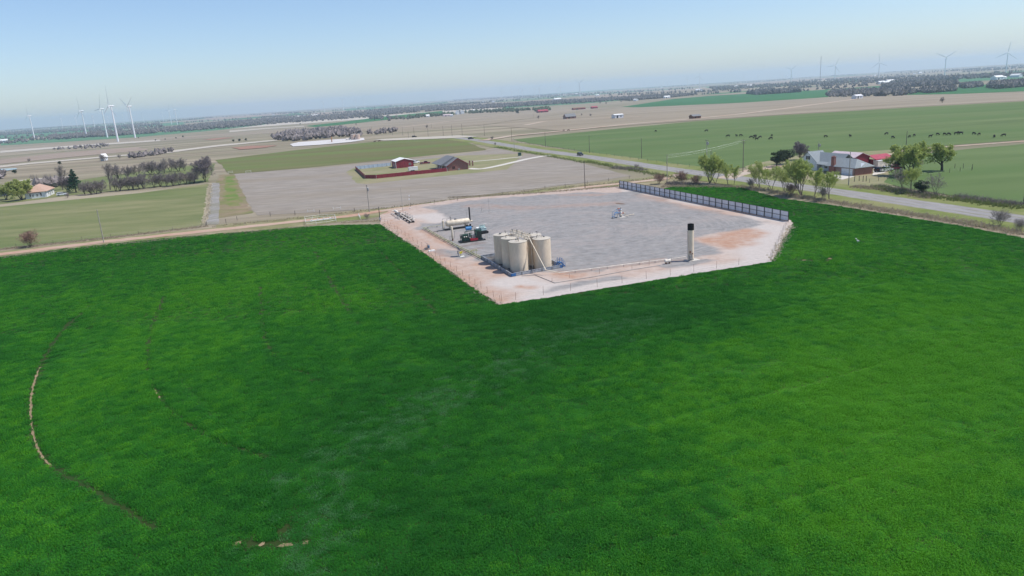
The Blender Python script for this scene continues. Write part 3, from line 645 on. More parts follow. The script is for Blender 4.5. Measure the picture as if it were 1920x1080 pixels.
# blue crossover stairs
st = thing('crossover_steps', 'blue steel stile with handrails stepping over the containment wall corner', 'stairs', CW[1]+GY*1.0, TH)
for sx in (-1, 1):
    for k in range(3):
        s = MB(); s.box((sx*(.25+.3*(2-k)), 0, .3+.3*k), (.3, .9, .05)); s.build('step', M['blue'], st)
    for sy in (-.45, .45):
        s = MB(); s.bar((sx*1.0, sy, 0), (sx*.2, sy, 1.0), .06, .16); s.build('stringer', M['blue'], st)
        s = MB(); s.tube([(sx*1.0, sy, 0), (sx*1.0, sy, .95), (sx*.25, sy, 1.95), (sx*.25, sy, 1.0)], .035, 6); s.tube([(sx*1.0, sy, .5), (sx*.25, sy, 1.5)], .03, 6); s.build('handrail', M['blue'], st)
s = MB(); s.box((0, 0, 1.02), (.6, 1.0, .05)); s.build('platform', M['blue'], st)
# catwalk over the tanks
cwk = thing('catwalk', 'steel catwalk with railings and pipework between the tank tops', 'walkway', Vector((0, 0, 0)))
ca, cb = (tl[0]+tr[0])/2+Vector((-.1, 0, 6.2)), (tl[2]+tr[1])/2-GX*.4+GY*1.6+Vector((0, 0, 6.2)); cdv = (cb-ca); cn = cdv.normalized(); cs = Vector((cn.y, -cn.x, 0))
s = MB(); s.bar(ca, cb, .9, .08); s.build('deck', M['tank_roof'], cwk)
n = 6
for sd_ in (-1, 1):
    for k in range(n+1):
        p = ca+cdv*k/n+cs*.45*sd_; s = MB(); s.cyl(p, p+Vector((0, 0, 1.05)), .03, n=6); s.build('rail_post', M['cream'], cwk)
    for h in (.55, 1.05):
        s = MB(); s.cyl(ca+cs*.45*sd_+Vector((0, 0, h)), cb+cs*.45*sd_+Vector((0, 0, h)), .028, n=6); s.build('rail', M['cream'], cwk)
for k, (a, b) in enumerate(((ca, TZ), (cb, TZ))):
    for sd_ in (-1, 1):
        p = a+cs*.4*sd_; s = MB(); s.cyl((p.x, p.y, TZ), (p.x, p.y, 6.2), .07, n=8); s.build('support_leg', M['cream'], cwk)
s = MB()
for k in range(6):
    p = ca+cdv*(k+.5)/6; s.tube([p-cs*.7+Vector((0, 0, .25)), p-cs*.7+Vector((0, 0, .7)), p+cs*.8+Vector((0, 0, .7)), p+cs*.8+Vector((0, 0, .2))], .06, 7)
s.tube([ca-cs*.75+Vector((0, 0, .72)), cb-cs*.75+Vector((0, 0, .72))], .08); s.tube([ca+cs*.8+Vector((0, 0, .5)), cb+cs*.8+Vector((0, 0, .5))], .07); s.build('manifold_pipe', M['cream'], cwk, True)
for k, h in ((.2, 1.1), (.5, 1.5), (.8, 1.0)):
    p = ca+cdv*k-cs*.75; s = MB(); s.cyl(p+Vector((0, 0, .7)), p+Vector((0, 0, .7+h*.5)), .09, n=8); s.cyl(p+Vector((0, 0, .7+h*.5)), p+Vector((0, 0, .75+h*.5)), .2, n=10)
    s.build('relief_valve', M['steel'], cwk, True)
for k, t_ in enumerate(tl+tr):
    p = t_+Vector((0, 0, 6.28)); q = ca+cdv*((t_-ca).dot(cn)/cdv.length)+Vector((0, 0, .55))
    s = MB(); s.tube([p, p+Vector((0, 0, .3)), q], .05, 6); s.build('tank_vent_line', M['steel'], cwk)
# caged ladder / stair up to the catwalk on the far end, and the brace rod on the near tank
s = MB(); s.bar(cb, cb+cn*4.6+Vector((0, 0, -6.1)), .7, .1); s.build('stair_flight', M['cream'], cwk)
rod = MB(); rod.cyl(tl[0]+Vector((1.95, -.4, 5.6)), tl[0]+Vector((.65, -1.95, .05)), .03, n=6); tag(rod.build('guy_rod', M['rust']), 'thin rust rod slanting down the front of the near corner tank', 'rod')
# vent line: down from the tank tops, over the wall and across to the combustor
v0 = ca-Vector((0, 0, -.4)); v0 = Vector((3.9, 142.6, 7.0)); v1 = P(1023, 506, 1.2); v2 = P(1048, 516)+Vector((0, 0, .5)); v3 = P(1286, 486.5)+Vector((0, 0, .55))
vt = thing('vent_line', 'cream vent pipe slanting from tank tops then running low to the stack', 'pipe', (0, 0, 0))
s = MB(); s.cyl(v0, v1, .11, n=10); s.build('slanting_pipe', M['cream'], vt, True)
s = MB(); s.tube([v1, v2], .08); s.build('drop_pipe', M['cream'], vt, True)
s = MB(); s.cyl(v2, v3, .085, n=8); s.build('ground_pipe', M['offwhite'], vt, True)
for k in range(1, 8):
    p = v2.lerp(v3, k/8); s = MB(); s.box((p.x, p.y, .3), (.08, .25, .45)); s.build('pipe_support', M['steel'], vt)
fl = MB(); fp = px((978, 519), (1003, 517), (1040, 532), (1110, 521), (1190, 506.5), (1238, 499)); fl.tube([p+Vector((0, 0, .17)) for p in fp], .05, 6)
tag(fl.build('flow_line', M['steel'], None, True), 'thin dark flow line lying on the pale caliche past the tanks', 'pipe')
# combustor stack
B = P(1295, 489.5); B.z = .1
cs_ = thing('combustor_stack', 'tall beige combustor stack with soot black top on a concrete pad', 'stack', B, TH)
s = MB(); s.loft([(0, 0, .45), (0, 0, 6.3)], [.62, .62], 32, caps=False); s.build('shell', M['tank'], cs_, True)
s = MB(); s.loft([(0, 0, 6.3), (0, 0, 7.5)], [.635, .635], 32, caps=False); s.loft([(0, 0, 7.5), (0, 0, 6.6)], [.56, .56], 24, caps=False); s.build('sooty_top', M['soot'], cs_, True)
s = MB(); s.box((.25, -.1, .08), (2.6, 2.0, .16)); s.build('concrete_base', M['slab'], cs_)
for k in range(4):
    a = math.pi/4+k*math.pi/2; s = MB(); s.box((.5*math.cos(a), .5*math.sin(a), .3), (.12, .12, .35), a); s.build('leg', M['steel'], cs_)
s = MB(); s.box((-.55, -.75, .95), (.5, .45, .7)); s.build('control_box', M['steel'], cs_)
s = MB(); s.tube([(-1.2, -.5, .45), (-.8, -.5, .45), (-.8, -.5, 1.9), (-.3, -.4, 1.9)], .09, 8); s.tube([(-.2, -.95, .4), (-.2, -.95, 1.5), (0, -.5, 1.5)], .06, 8); s.build('burner_pipe', M['cream'], cs_, True)
s = MB(); s.cyl((-.5, -.6, 1.75), (-.5, -.6, 2.15), .16, n=10); s.cyl((-.1, -.8, 1.35), (-.1, -.8, 1.7), .12, n=10); s.build('valve', M['rust'], cs_, True)
s = MB(); s.tube([(-.62, .1, .5), (-.66, .1, 6.2)], .03, 6); s.build('conduit', M['steel'], cs_)
# small horizontal drum next to it
B = P(1252, 495.5); B.z = .1
dr = thing('scrubber_drum', 'small cream horizontal drum on stubby legs beside the combustor', 'drum', B, TH)
s = MB(); s.loft([(-.72, 0, .62), (-.6, 0, .62), (.6, 0, .62), (.72, 0, .62)], [.16, .32, .32, .16], 20); s.build('vessel', M['offwhite'], dr, True)
for sx in (-.4, .4):
    s = MB(); s.box((sx, 0, .18), (.1, .5, .36)); s.build('saddle', M['rust'], dr)
s = MB(); s.tube([(.3, 0, .9), (.3, 0, 1.2), (.9, 0, 1.2), (.9, 0, .05)], .035, 6); s.build('pipe', M['steel'], dr)
# heater treater
B = P(859, 429); B.z = .1
ht = thing('heater_treater', 'long cream horizontal treater vessel with a black exhaust stack on skid', 'vessel', B, R_(24))
s = MB(); s.loft([(-3.5, 0, 1.75), (-3.35, 0, 1.75), (-3.05, 0, 1.75), (3.05, 0, 1.75), (3.35, 0, 1.75), (3.5, 0, 1.75)], [.25, .62, .8, .8, .62, .25], 32); s.build('vessel', M['cream'], ht, True)
for sx in (-2.3, 2.3):
    s = MB(); s.box((sx, 0, .65), (.25, 1.3, .9)); s.build('saddle', M['cream'], ht)
s = MB()
for sy in (-.85, .85): s.bar((-4, sy, .12), (4, sy, .12), .18, .24)
for k in range(5): s.bar((-3.8+1.9*k, -.85, .12), (-3.8+1.9*k, .85, .12), .15, .2)
s.build('skid', M['dark'], ht)
s = MB(); s.cyl((3.75, .2, 1.6), (3.75, .2, 5.4), .2, n=14); s.build('exhaust_stack', M['dark'], ht, True)
s = MB(); s.tube([(3.4, .2, 1.5), (4.4, .2, 1.5)], .25, 12); s.build('fire_tube', M['cream'], ht, True)
s = MB(); s.loft([(-4.15, .2, .3), (-4.15, .2, 2.6), (-4.15, .2, 2.8)], [.3, .3, .1], 16); s.build('vertical_scrubber', M['cream'], ht, True)
s = MB(); s.tube([(-3.0, 0, 2.5), (-3.0, 0, 3.1), (-1.6, 0, 3.1), (-1.6, 0, 2.5)], .06, 6); s.tube([(-2, .9, .3), (-2, .9, 2.4), (2.6, .9, 2.4)], .05, 6); s.tube([(3.1, .9, .3), (3.1, .9, 4.2)], .04, 6); s.tube([(-4.15, .2, 2.8), (-4.15, .2, 3.2), (-3.0, .2, 3.2)], .05, 6); s.build('piping', M['steel'], ht, True)
s = MB(); s.cyl((-2.0, 0, 2.5), (-2.0, 0, 3.6), .12, n=10); s.build('relief_valve', M['steel'], ht, True); s = MB(); s.box((-.6, 0, 2.7), (.5, .5, .4)); s.build('manway_box', M['steel'], ht)
s = MB(); s.cyl((3.3, -.9, .3), (3.3, -.9, .95), .25, n=12); s.box((2.3, -.9, .55), (.6, .4, .6)); s.build('fuel_pot', M['dark'], ht, True)
# free standing vertical separator with its blue dump bottle
B = P(849, 452); B.z = .1
vs = thing('vertical_separator', 'slim cream vertical separator standing at the gap before the green skid', 'vessel', B, TH)
s = MB(); s.loft([(0, 0, .5), (0, 0, .7), (0, 0, 3.5), (0, 0, 3.7)], [.15, .27, .27, .12], 20); s.build('shell', M['cream'], vs, True)
s = MB(); s.cyl((0, 0, 0), (0, 0, .6), .2, .2, 12); s.build('skirt', M['rust'], vs, True)
s = MB(); s.tube([(.27, 0, 2.4), (.6, 0, 2.4), (.6, 0, .6), (.27, 0, .6)], .045, 6); s.tube([(-.27, 0, 1.2), (-.7, 0, 1.2), (-.7, 0, .1)], .045, 6); s.build('gauge_pipe', M['steel'], vs)
# compressor skid
B = P(886.5, 452.5); B.z = .1
cp = thing('compressor_skid', 'dark green compressor skid with red base and black cooler', 'compressor', B, R_(20))
s = MB(); s.box((-.2, 0, .15), (6.4, 2.4, .3)); s.build('skid', M['dark'], cp)
s = MB(); s.box((.1, -.55, .55), (1.9, 1.2, .5)); s.build('red_frame', M['red'], cp)
s = MB(); s.box((-1.8, 0, .95), (1.7, 1.3, 1.1)); s.box((-1.8, 0, 1.7), (1.2, .8, .4)); s.build('engine', M['green'], cp)
for k in range(3):
    for sy in (-.75, .75):
        s = MB(); s.cyl((-2.3+.5*k, sy*.75, 1.2), (-2.3+.5*k, sy*1.15, 1.5), .16, n=10); s.build('cylinder_head', M['steel'], cp, True)
s = MB(); s.box((.1, -.2, 1.25), (.9, 1.0, .9)); s.build('compressor_block', M['steel'], cp)
for k in range(2):
    s = MB(); s.loft([(-.9+1.6*k, -.9, 1.3), (-.9+1.6*k, -.9, 1.4), (-.9+1.6*k, -.9, 2.2), (-.9+1.6*k, -.9, 2.3)], [.05, .2, .2, .05], 14); s.build('scrubber_bottle', M['green'], cp, True)
s = MB(); s.box((1.5, 0, 1.45), (1.3, 1.9, 2.3)); s.box((1.5, 0, 2.65), (1.1, 1.6, .1)); s.build('cooler_housing', M['green'], cp)
for k in range(7):
    s = MB(); s.box((1.5, -.98, .55+.28*k), (1.2, .05, .16)); s.build('louvre', M['dark'], cp)
s = MB(); s.prism([(2.2, -.9, 1.5), (3.9, -.9, 1.6), (4.1, -.9, 2.0), (3.7, -.9, 2.3), (2.2, -.9, 2.3)], (0, 1.8, 0)); s.build('cooler_plenum', M['dark'], cp, fix=True)
for q in ((2.5, -.85), (3.8, -.85), (2.5, .85), (3.8, .85)):
    s = MB(); s.box((q[0], q[1], .85), (.1, .1, 1.5)); s.build('cooler_leg', M['offwhite'], cp)
s = MB(); s.box((3.0, .3, 2.95), (1.4, 1.5, .08), 0); s.box((3.0, .95, 3.3), (1.4, .08, .75)); s.box((3.0, .3, 2.62), (1.35, 1.4, .55)); s.build('white_tank_box', M['mint'], cp)
s = MB(); s.box((3.0, .1, 3.72), (1.5, 1.2, .07), mat=Matrix.Rotation(R_(-25), 3, 'X')); s.build('box_lid', M['white'], cp)
s = MB(); s.loft([(1.2, .4, 2.95), (1.25, .4, 2.95), (2.0, .4, 2.95), (2.05, .4, 2.95)], [.2, .3, .3, .2], 16); s.build('muffler', M['white'], cp, True)
s = MB(); s.tube([(-1.8, .2, 1.9), (-1.8, .2, 2.5), (1.2, .4, 2.6)], .09, 8); s.tube([(.9, .6, .3), (.9, .6, 2.9)], .07, 8); s.tube([(-2.9, -.9, .3), (-2.9, -.9, 2.1), (-.2, -.9, 2.1)], .05, 6); s.tube([(-2.9, .9, .3), (-2.9, .9, 1.8), (-.2, .9, 1.8), (-.2, .9, .5)], .06, 6); s.build('piping', M['green'], cp, True)
s = MB(); s.cyl((-2.85, -.4, .3), (-2.85, -.4, 1.9), .14, n=10); s.build('exhaust_stack', M['dark'], cp, True)
s = MB(); s.box((-2.6, .9, 1.2), (.5, .2, .7)); s.build('control_panel', M['steel'], cp)
# blue day tank on a stand
B = P(879.5, 441); B.z = .1
bt = thing('blue_day_tank', 'small blue horizontal drum raised on a stand behind the green skid', 'drum', B, R_(20))
s = MB(); s.loft([(-.8, 0, 1.7), (-.72, 0, 1.7), (.72, 0, 1.7), (.8, 0, 1.7)], [.35, .5, .5, .35], 22); s.build('drum', M['blue_bright'], bt, True)
for q in ((-.6, -.35), (.6, -.35), (-.6, .35), (.6, .35)):
    s = MB(); s.cyl((q[0]*1.1, q[1]*1.2, 0), (q[0], q[1], 1.35), .04, n=6); s.build('leg', M['steel'], bt)
s = MB(); s.tube([(0, -.35, .9), (0, 0, 1.3)], .03, 6); s.bar((-.65, -.37, .6), (.65, -.37, .6), .04); s.build('brace', M['steel'], bt)
# flow pipes on supports
def pipe_run(name, label, pts, offs, m, r=.1, h=.5, group=None):
    t = thing(name, label, 'pipe', (0, 0, 0), 0, group)
    for o_ in offs:
        n = Vector((-(pts[-1]-pts[0]).y, (pts[-1]-pts[0]).x, 0)).normalized()*o_
        s = MB(); s.tube([p+n+Vector((0, 0, h)) for p in pts], r, 8); s.build('pipe', m, t, True)
    for a, b in zip(pts[:-1], pts[1:]):
        k = max(2, int((b-a).length/3.0))
        for j in range(k):
            p = a.lerp(b, (j+.5)/k); s = MB(); s.box((p.x, p.y, h/2+.05), (.08, .55, h-.15), math.atan2((b-a).y, (b-a).x)); s.build('support', M['steel'], t)
    return t
pipe_run('pipe_rack', 'pale yellow twin pipes running along the pad to the containment wall', px((795, 430), (822, 446), (860, 466), (903, 487)), (-.3, .25), M['pipe_yellow'])
pipe_run('pipe_run', 'single grey pipe from the yellow pipes to the treater end', px((794, 430), (828, 425.5)), (0,), M['pipe_yellow'], .05)
pipe_run('pipe_run', 'dark pipe leading from the yellow pipes to under the treater', px((812, 437), (845, 432), (872, 427)), (0,), M['dark'], .06, .3)
ms = thing('pipe_manifold', 'pale yellow valve manifold across the twin pipes near the wall', 'valve', P(886, 478), TH)
s = MB(); s.tube([(-1.0, 0, .9), (1.4, 0, .9)], .07, 8); s.tube([(-.4, .3, .9), (1.0, .3, 1.1)], .05, 8); s.build('header', M['pipe_yellow'], ms)
for k in range(4):
    s = MB(); s.cyl((-.8+.6*k, 0, 0), (-.8+.6*k, 0, 1.25), .045, n=8); s.cyl((-.8+.6*k, 0, 1.25), (-.8+.6*k, 0, 1.29), .16, n=12); s.build('valve_stem', M['pipe_yellow'], ms)
# solar panel with meter box
B = P(860, 481.5); B.z = .1
sp = thing('solar_panel', 'solar panel on a grey post facing the sun beside a yellow box', 'solar panel', B, R_(2))
s = MB(); s.cyl((0, 0, 0), (0, 0, 1.7), .07, n=8); s.build('post', M['steel'], sp, True)
m_ = Matrix.Rotation(R_(50), 3, 'Y')
s = MB(); s.box((.05, 0, 1.8), (1.5, 1.25, .04), mat=m_); s.build('panel_frame', M['galv'], sp)
s = MB(); s.box(Vector((.05, 0, 1.8))+m_ @ Vector((0, 0, .028)), (1.42, 1.17, .012), mat=m_); s.build('solar_cells', M['cells'], sp)
s = MB(); s.box((-.1, 0, .9), (.3, .45, .6)); s.build('battery_box', M['galv'], sp)
B = P(864.5, 482); B.z = .1
yb = thing('meter_box', 'bright yellow meter box on a pipe stub with white base', 'box', B, TH)
s = MB(); s.box((0, 0, .95), (.55, .45, .42)); s.box((.25, 0, 1.1), (.3, .5, .12)); s.build('cabinet', M['yellow'], yb)
s = MB(); s.cyl((0, 0, .1), (0, 0, .78), .09, n=10); s.build('riser', M['pipe_yellow'], yb, True)
s = MB(); s.box((.2, -.1, .05), (1.0, .7, .1)); s.build('slab', M['white'], yb)
# chemical pump set
B = P(802, 469); B.z = .1
cpu = thing('chemical_pump', 'small blue and grey chemical injection pump near the field edge', 'pump', B, TH)
s = MB(); s.cyl((0, 0, 0), (0, 0, 1.5), .05, n=8); s.build('post', M['steel'], cpu)
s = MB(); s.box((0, 0, 1.5), (.9, .8, .04), mat=Matrix.Rotation(R_(35), 3, 'Y')); s.build('solar_plate', M['cells'], cpu)
s = MB(); s.loft([(.3, .1, .3), (.3, .1, .35), (.3, .1, 1.0), (.3, .1, 1.05)], [.2, .3, .3, .2], 14); s.build('chemical_drum', M['bluegrey'], cpu, True)
s = MB(); s.box((-.35, 0, .35), (.5, .4, .4)); s.cyl((-.6, 0, .5), (-.95, 0, .2), .08, n=8); s.build('pump_body', M['steel'], cpu)
for q in ((.1, -.1), (.5, -.1), (.1, .3), (.5, .3)):
    s = MB(); s.box((q[0], q[1], .15), (.06, .06, .3)); s.build('stand_leg', M['steel'], cpu)
sl = MB(); p = P(809.5, 471.5); sl.box((p.x, p.y, .2), (1.5, .8, .2), TH); sl.box((p.x, p.y, .32), (1.3, .6, .05), TH); tag(sl.build('concrete_slab', M['white']), 'small white slab lying by the blue pump', 'slab')
# pig launcher / meter run at the pad corner
m0, m1 = P(741, 401), P(771, 420); B = (m0+m1)/2; B.z = .1; mL = (m1-m0).length
mr = thing('meter_run', 'pale gas meter run with a row of valves at the pad corner', 'pipework', B, math.atan2((m1-m0).y, (m1-m0).x))
s = MB(); s.loft([(-mL/2, 0, .9), (-mL/2+.2, 0, .9), (-mL/2+3.4, 0, .9), (-mL/2+4.2, 0, .8), (mL/2, 0, .7)], [.35, .42, .42, .17, .17], 14); s.build('launcher_barrel', M['offwhite'], mr, True)
s = MB(); s.tube([(-mL*.3, 1.2, .6), (mL*.46, 1.2, .6)], .16, 10); s.tube([(-mL*.25, 0, .8), (-mL*.25, 1.2, .6)], .12, 8); s.tube([(mL*.3, 0, .7), (mL*.3, 2.2, .5)], .12, 8); s.tube([(-mL*.5, -1.2, .4), (mL*.1, -1.2, .4)], .13, 8); s.tube([(-mL*.5, -1.0, .9), (-mL*.5, 2.2, .9)], .16, 8); s.build('pipe', M['offwhite'], mr, True)
for k in range(9):
    x = -mL*.1+k*mL*.065; s = MB(); s.cyl((x, 1.2, .6), (x, 1.2, 1.75), .06, n=6); s.cyl((x, 1.2, 1.7), (x, 1.2, 1.75), .25, n=10); s.box((x, 1.2, .65), (.35, .5, .5)); s.build('valve', M['steel'] if k % 2 else M['offwhite'], mr)
for k in range(6):
    s = MB(); s.box((-mL*.42+k*mL*.17, .5, .25), (.25, 1.8, .5)); s.build('support', M['dark'], mr)
s = MB(); s.box((-mL*.08, -.8, 1.0), (1.0, .8, 1.5)); s.build('cabinet', M['steel'], mr)
def mast(label, base, top, r=.05, m='steel', name='antenna_mast', dish=False):
    b = P(*base); h = obj_h(base, top)
    t = thing(name, label, 'mast', b, TH)
    s = MB(); s.cyl((0, 0, 0), (0, 0, h), r, r*.6, 8); s.build('pole', M[m], t, True)
    s = MB(); s.box((0, 0, .15), (.4, .4, .3)); s.build('footing', M['slab'], t)
    if dish: s = MB(); s.box((.1, 0, h-.2), (.3, .25, .4)); s.box((0, 0, h*.72), (.3, .25, .4)); s.build('radio', M['white'], t)
    return t
def obj_h(base, top):
    b = P(*base); lo, hi = 0, 260
    for _ in range(40):
        m = (lo+hi)/2
        if proj(b+Vector((0, 0, m)))[1] > top[1]: lo = m
        else: hi = m
    return lo
mast('thin dark radio mast at the corner meter run', (756, 402), (752, 352))
mast('short pale post standing beside the thin radio mast', (744, 402), (743.5, 390), .05, 'offwhite', 'marker_post')
mast('slim pole with a small white lamp by the dirt road', (769, 392), (767, 366), .04, 'offwhite', 'lamp_pole', True)
mast('thin light pole rising from the empty gravel near the dirt road', (917.5, 398), (917, 366), .035, 'steel', 'light_pole')
mast('short thin stake standing on the gravel next to the light pole', (903.5, 397), (903.5, 389), .04, 'dark', 'marker_stake')
# wellhead
B = P(1164, 408); B.z = .1
wh = thing('wellhead', 'wellhead with stacked white valves, red handwheels and blue service platform', 'wellhead', B, TH)
for k, (z0, z1, r, m) in enumerate(((0, .5, .3, 'steel'), (.5, .8, .36, 'cream'), (.8, 1.3, .2, 'white'), (1.3, 1.5, .32, 'white'), (1.5, 2.0, .18, 'cream'), (2.0, 2.2, .3, 'white'), (2.2, 2.45, .14, 'white'), (2.45, 2.55, .24, 'steel'), (2.55, 2.8, .06, 'steel'))):
    s = MB(); s.cyl((0, 0, z0), (0, 0, z1), r, n=16); s.build('spool' if r < .25 else 'flange', M[m], wh, True)
for k, (z, a) in enumerate(((1.1, 0), (1.75, 1.6), (2.45, 3.1), (1.1, 3.14))):
    d = Vector((math.cos(a), math.sin(a), 0)); s = MB(); s.cyl(d*.15+Vector((0, 0, z)), d*.7+Vector((0, 0, z)), .1, n=10); s.cyl(d*.75+Vector((0, 0, z)), d*.8+Vector((0, 0, z)), .26, n=14); s.build('handwheel', M['redvalve'], wh, True)
s = MB(); s.tube([(.5, 0, 1.1), (1.4, 0, 1.1), (1.4, 0, .25), (4.5, .6, .25)], .09, 8); s.tube([(-.5, 0, 1.1), (-1.2, -.6, 1.1), (-1.2, -.6, .2)], .08, 8); s.build('flow_arm', M['cream'], wh, True)
pf = MB()
for q in ((-2.3, -.6), (-.8, -.6), (-2.3, .6), (-.8, .6)): pf.cyl((q[0], q[1], 0), (q[0], q[1], 2.3 if q[0] > -1 else 1.5), .05, n=6)
pf.box((-1.2, 0, 1.35), (1.2, 1.3, .06)); pf.box((-1.9, 0, .95), (.5, 1.1, .05)); pf.box((-2.3, 0, .5), (.5, 1.1, .05)); pf.build('service_platform', M['blue_bright'], wh)
s = MB(); s.tube([(-2.3, -.6, 1.5), (-.8, -.6, 2.3), (-.3, -.6, 2.3)], .04, 6); s.tube([(-2.3, .6, 1.5), (-.8, .6, 2.3), (-.3, .6, 2.3)], .04, 6); s.build('handrail', M['blue_bright'], wh)
for q in ((-2.8, -1.2), (1.8, -1.0), (1.8, 1.2), (-2.8, 1.4)):
    s = MB(); s.cyl((q[0], q[1], 0), (q[0], q[1], 1.2), .05, n=6); s.build('guard_post', M['offwhite'], wh)
s = MB(); s.box((.1, 0, .04), (2.2, 2.0, .08)); s.build('cellar_slab', M['slab'], wh)
# screening wall along the far side of the pad
s0, s1 = P(1162, 352), P(1478.5, 416); SL = (s1-s0).length; sdv = (s1-s0).normalized(); snn = Vector((sdv.y, -sdv.x, 0))
if snn.dot(Vector((0, 0, 0))-s0) < 0: snn = -snn
scr = thing('screen_wall', 'long grey panel screening wall with dark posts along the gravel edge', 'wall', (0, 0, 0))
NP = 29
for k in range(NP):
    a, b = s0+sdv*SL*k/NP, s0+sdv*SL*(k+1)/NP
    s = MB()
    a2, b2 = a+sdv*.07, b-sdv*.07
    for j in range(8):                                            # ribbed sheet
        p, q = a2.lerp(b2, j/8), a2.lerp(b2, (j+1)/8); s.bar(p+Vector((0, 0, 1.38))-snn*(.02 if j % 2 else 0), q+Vector((0, 0, 1.38))-snn*(.02 if j % 2 else 0), .03, 2.3)
    s.build('panel', M['panel'], scr)
    s = MB(); s.bar(a+Vector((0, 0, 1.4))+snn*.06, b+Vector((0, 0, 1.4))+snn*.06, .08, .1); s.build('mid_rail', M['dark'], scr)
    s = MB(); s.bar(a+Vector((0, 0, 2.55))+snn*.03, b+Vector((0, 0, 2.55))+snn*.03, .12, .07); s.build('top_rail', M['dark'], scr)
    s = MB(); s.bar(a+Vector((0, 0, .2))+snn*.05, b+Vector((0, 0, .2))+snn*.05, .08, .12); s.build('bottom_rail', M['rust'], scr)
for k in range(NP+1):
    p = s0+sdv*SL*k/NP+snn*.10; s = MB(); s.box((p.x, p.y, 1.32), (.13, .16, 2.6), math.atan2(sdv.y, sdv.x)); s.build('post', M['dark'], scr)
# wire fence round the pad
def wire_fence(label, pts, step, h, m='rust', r=.026, wires=(.45, .85, 1.15), group=None, name='wire_fence', wm='steel', wr=.008):
    t = thing(name, label, 'fence', pts[0], 0, group); o = Vector(pts[0])
    me = None; prev = None
    for a, b in zip(pts[:-1], pts[1:]):
        n = max(1, round((b-a).length/step))
        for k in range(n+(1 if b is pts[-1] else 0)):
            p = a.lerp(b, k/n)-o
            if me is None: s = MB(); s.cyl((0, 0, 0), (0, 0, h), r, r*.9, 6); me = s.mesh('post', M[m])
            c = link('post', me, t); c.location = (p.x, p.y, 0); c.rotation_euler = (rnd.uniform(-.05, .05), rnd.uniform(-.05, .05), 0); c.scale = (1, 1, rnd.uniform(.9, 1.1))
    for w in wires:
        s = MB(); s.tube([p-o+Vector((0, 0, w)) for p in pts], wr, 4); s.build('wire', M[wm], t)
    return t
wire_fence('thin rusty wire fence between the tanks and the wheat', px((716, 414), (760, 443), (800, 470), (845, 502), (880, 527), (914, 550), (938, 566)), 4.2, 1.35)
wire_fence('thin rusty wire fence from the pad corner to past the stack', px((941, 566), (967, 563), (1019, 554), (1120, 539), (1212, 524), (1301, 511), (1385, 498), (1444, 489)), 5.3, 1.6)
wire_fence('thin rusty wire fence from the stack side to the screening wall', px((1446, 488), (1452, 472), (1462, 450), (1472, 428), (1478, 418)), 3.2, 1.5)
wire_fence('thin stakes and wire guarding the low cream pipe', px((1035, 531), (1068, 522), (1124, 514), (1185, 505), (1217, 498)), 5, 1.0, 'rust', .025, (.9,))
# corner post and white pipe gate by the dirt road
p = P(713, 416); t = thing('corner_post', 'tall dark pole standing at the corner of the pad by the dirt road', 'post', p, TH)
s = MB(); s.cyl((0, 0, 0), (0, 0, 4.6), .11, .09, 8); s.build('pole', M['dark'], t, True); s = MB(); s.box((0, .18, 1.6), (.3, .1, .4)); s.build('small_box', M['steel'], t); s = MB(); s.box((0, -.2, 1.0), (.5, .3, .6)); s.build('meter', M['galv'], t)
def pipe_frame(label, pts, h, rails, name='pipe_corral', m='white', r=.05):
    t = thing(name, label, 'pipe fence', pts[0], 0); o = Vector(pts[0])
    for a, b in zip(pts[:-1], pts[1:]):
        n = max(1, round((b-a).length/2.6))
        for k in range(n+1):
            p = a.lerp(b, k/n)-o; s = MB(); s.cyl((p.x, p.y, 0), (p.x, p.y, h), r, n=6); s.build('post', M[m], t)
        for q in rails: s = MB(); s.cyl(a-o+Vector((0, 0, q*h)), b-o+Vector((0, 0, q*h)), r*.9, n=6); s.build('rail', M[m], t)
    return t
pipe_frame('white pipe guard frame between the dirt road and the wheat', px((574, 423), (572, 413), (600, 409.5), (628, 409), (631, 416), (612, 419), (574, 423)), 1.15, (.5, 1))
t = thing('surface_pipes', 'white valves and pipes inside the white guard frame', 'pipework', P(600, 415), TH)
s = MB(); s.tube([(-3, 0, .5), (3.5, 0, .5)], .15, 10); s.tube([(-2, .9, .4), (4, .7, .4)], .1, 8); s.tube([(3.4, 0, .5), (4.2, -.6, .9)], .1, 8); s.build('pipe', M['white'], t, True)
for k in range(4):
    s = MB(); s.box((-2.5+1.9*k, 0, .55), (.35, .5, .5)); s.cyl((-2.5+1.9*k, 0, .8), (-2.5+1.9*k, 0, 1.25), .05, n=6); s.build('valve', M['white'], t)
pipe_frame('white pipe bracket on the verge at the foot of the stubble', px((577, 398), (589, 397)), .9, (.45,), 'pipe_bracket')
pipe_frame('white pipe bracket on the verge toward the stubble corner', px((625, 393), (639, 391.5)), .9, (.5,), 'pipe_bracket')
pipe_frame('short white pipe stand beside the dark corner pole', px((676, 411), (672.5, 405)), .9, (.6, 1), 'pipe_bracket')
pipe_frame('white pipe gate at the top of the bright green lane', px((428, 326), (437, 325)), 1.3, (.4, 1), 'pipe_gate')
pipe_frame('white pipe gate at the corner of the stubble field', px((461, 325), (471, 324)), 1.3, (.4, 1), 'pipe_gate')
wire_fence('dark post fence beside the dirt road below the stubble', px((388, 424), (424, 418), (445, 413), (507, 405.5), (600, 401), (665, 397)), 9, 1.4, 'wood', .1, (.5, .9, 1.2))
wire_fence('wooden post fence along the stubble edge toward the paved road', px((770, 388), (900, 372), (1060, 350), (1180, 335)), 9, 1.3, 'wood', .07, (.5, .9, 1.2))
wire_fence('post and wire fence between the orchard pasture and dirt road', px((386, 425), (260, 439), (100, 457), (-40, 473)), 8, 1.2, 'wood', .06, (.5, .9, 1.1))

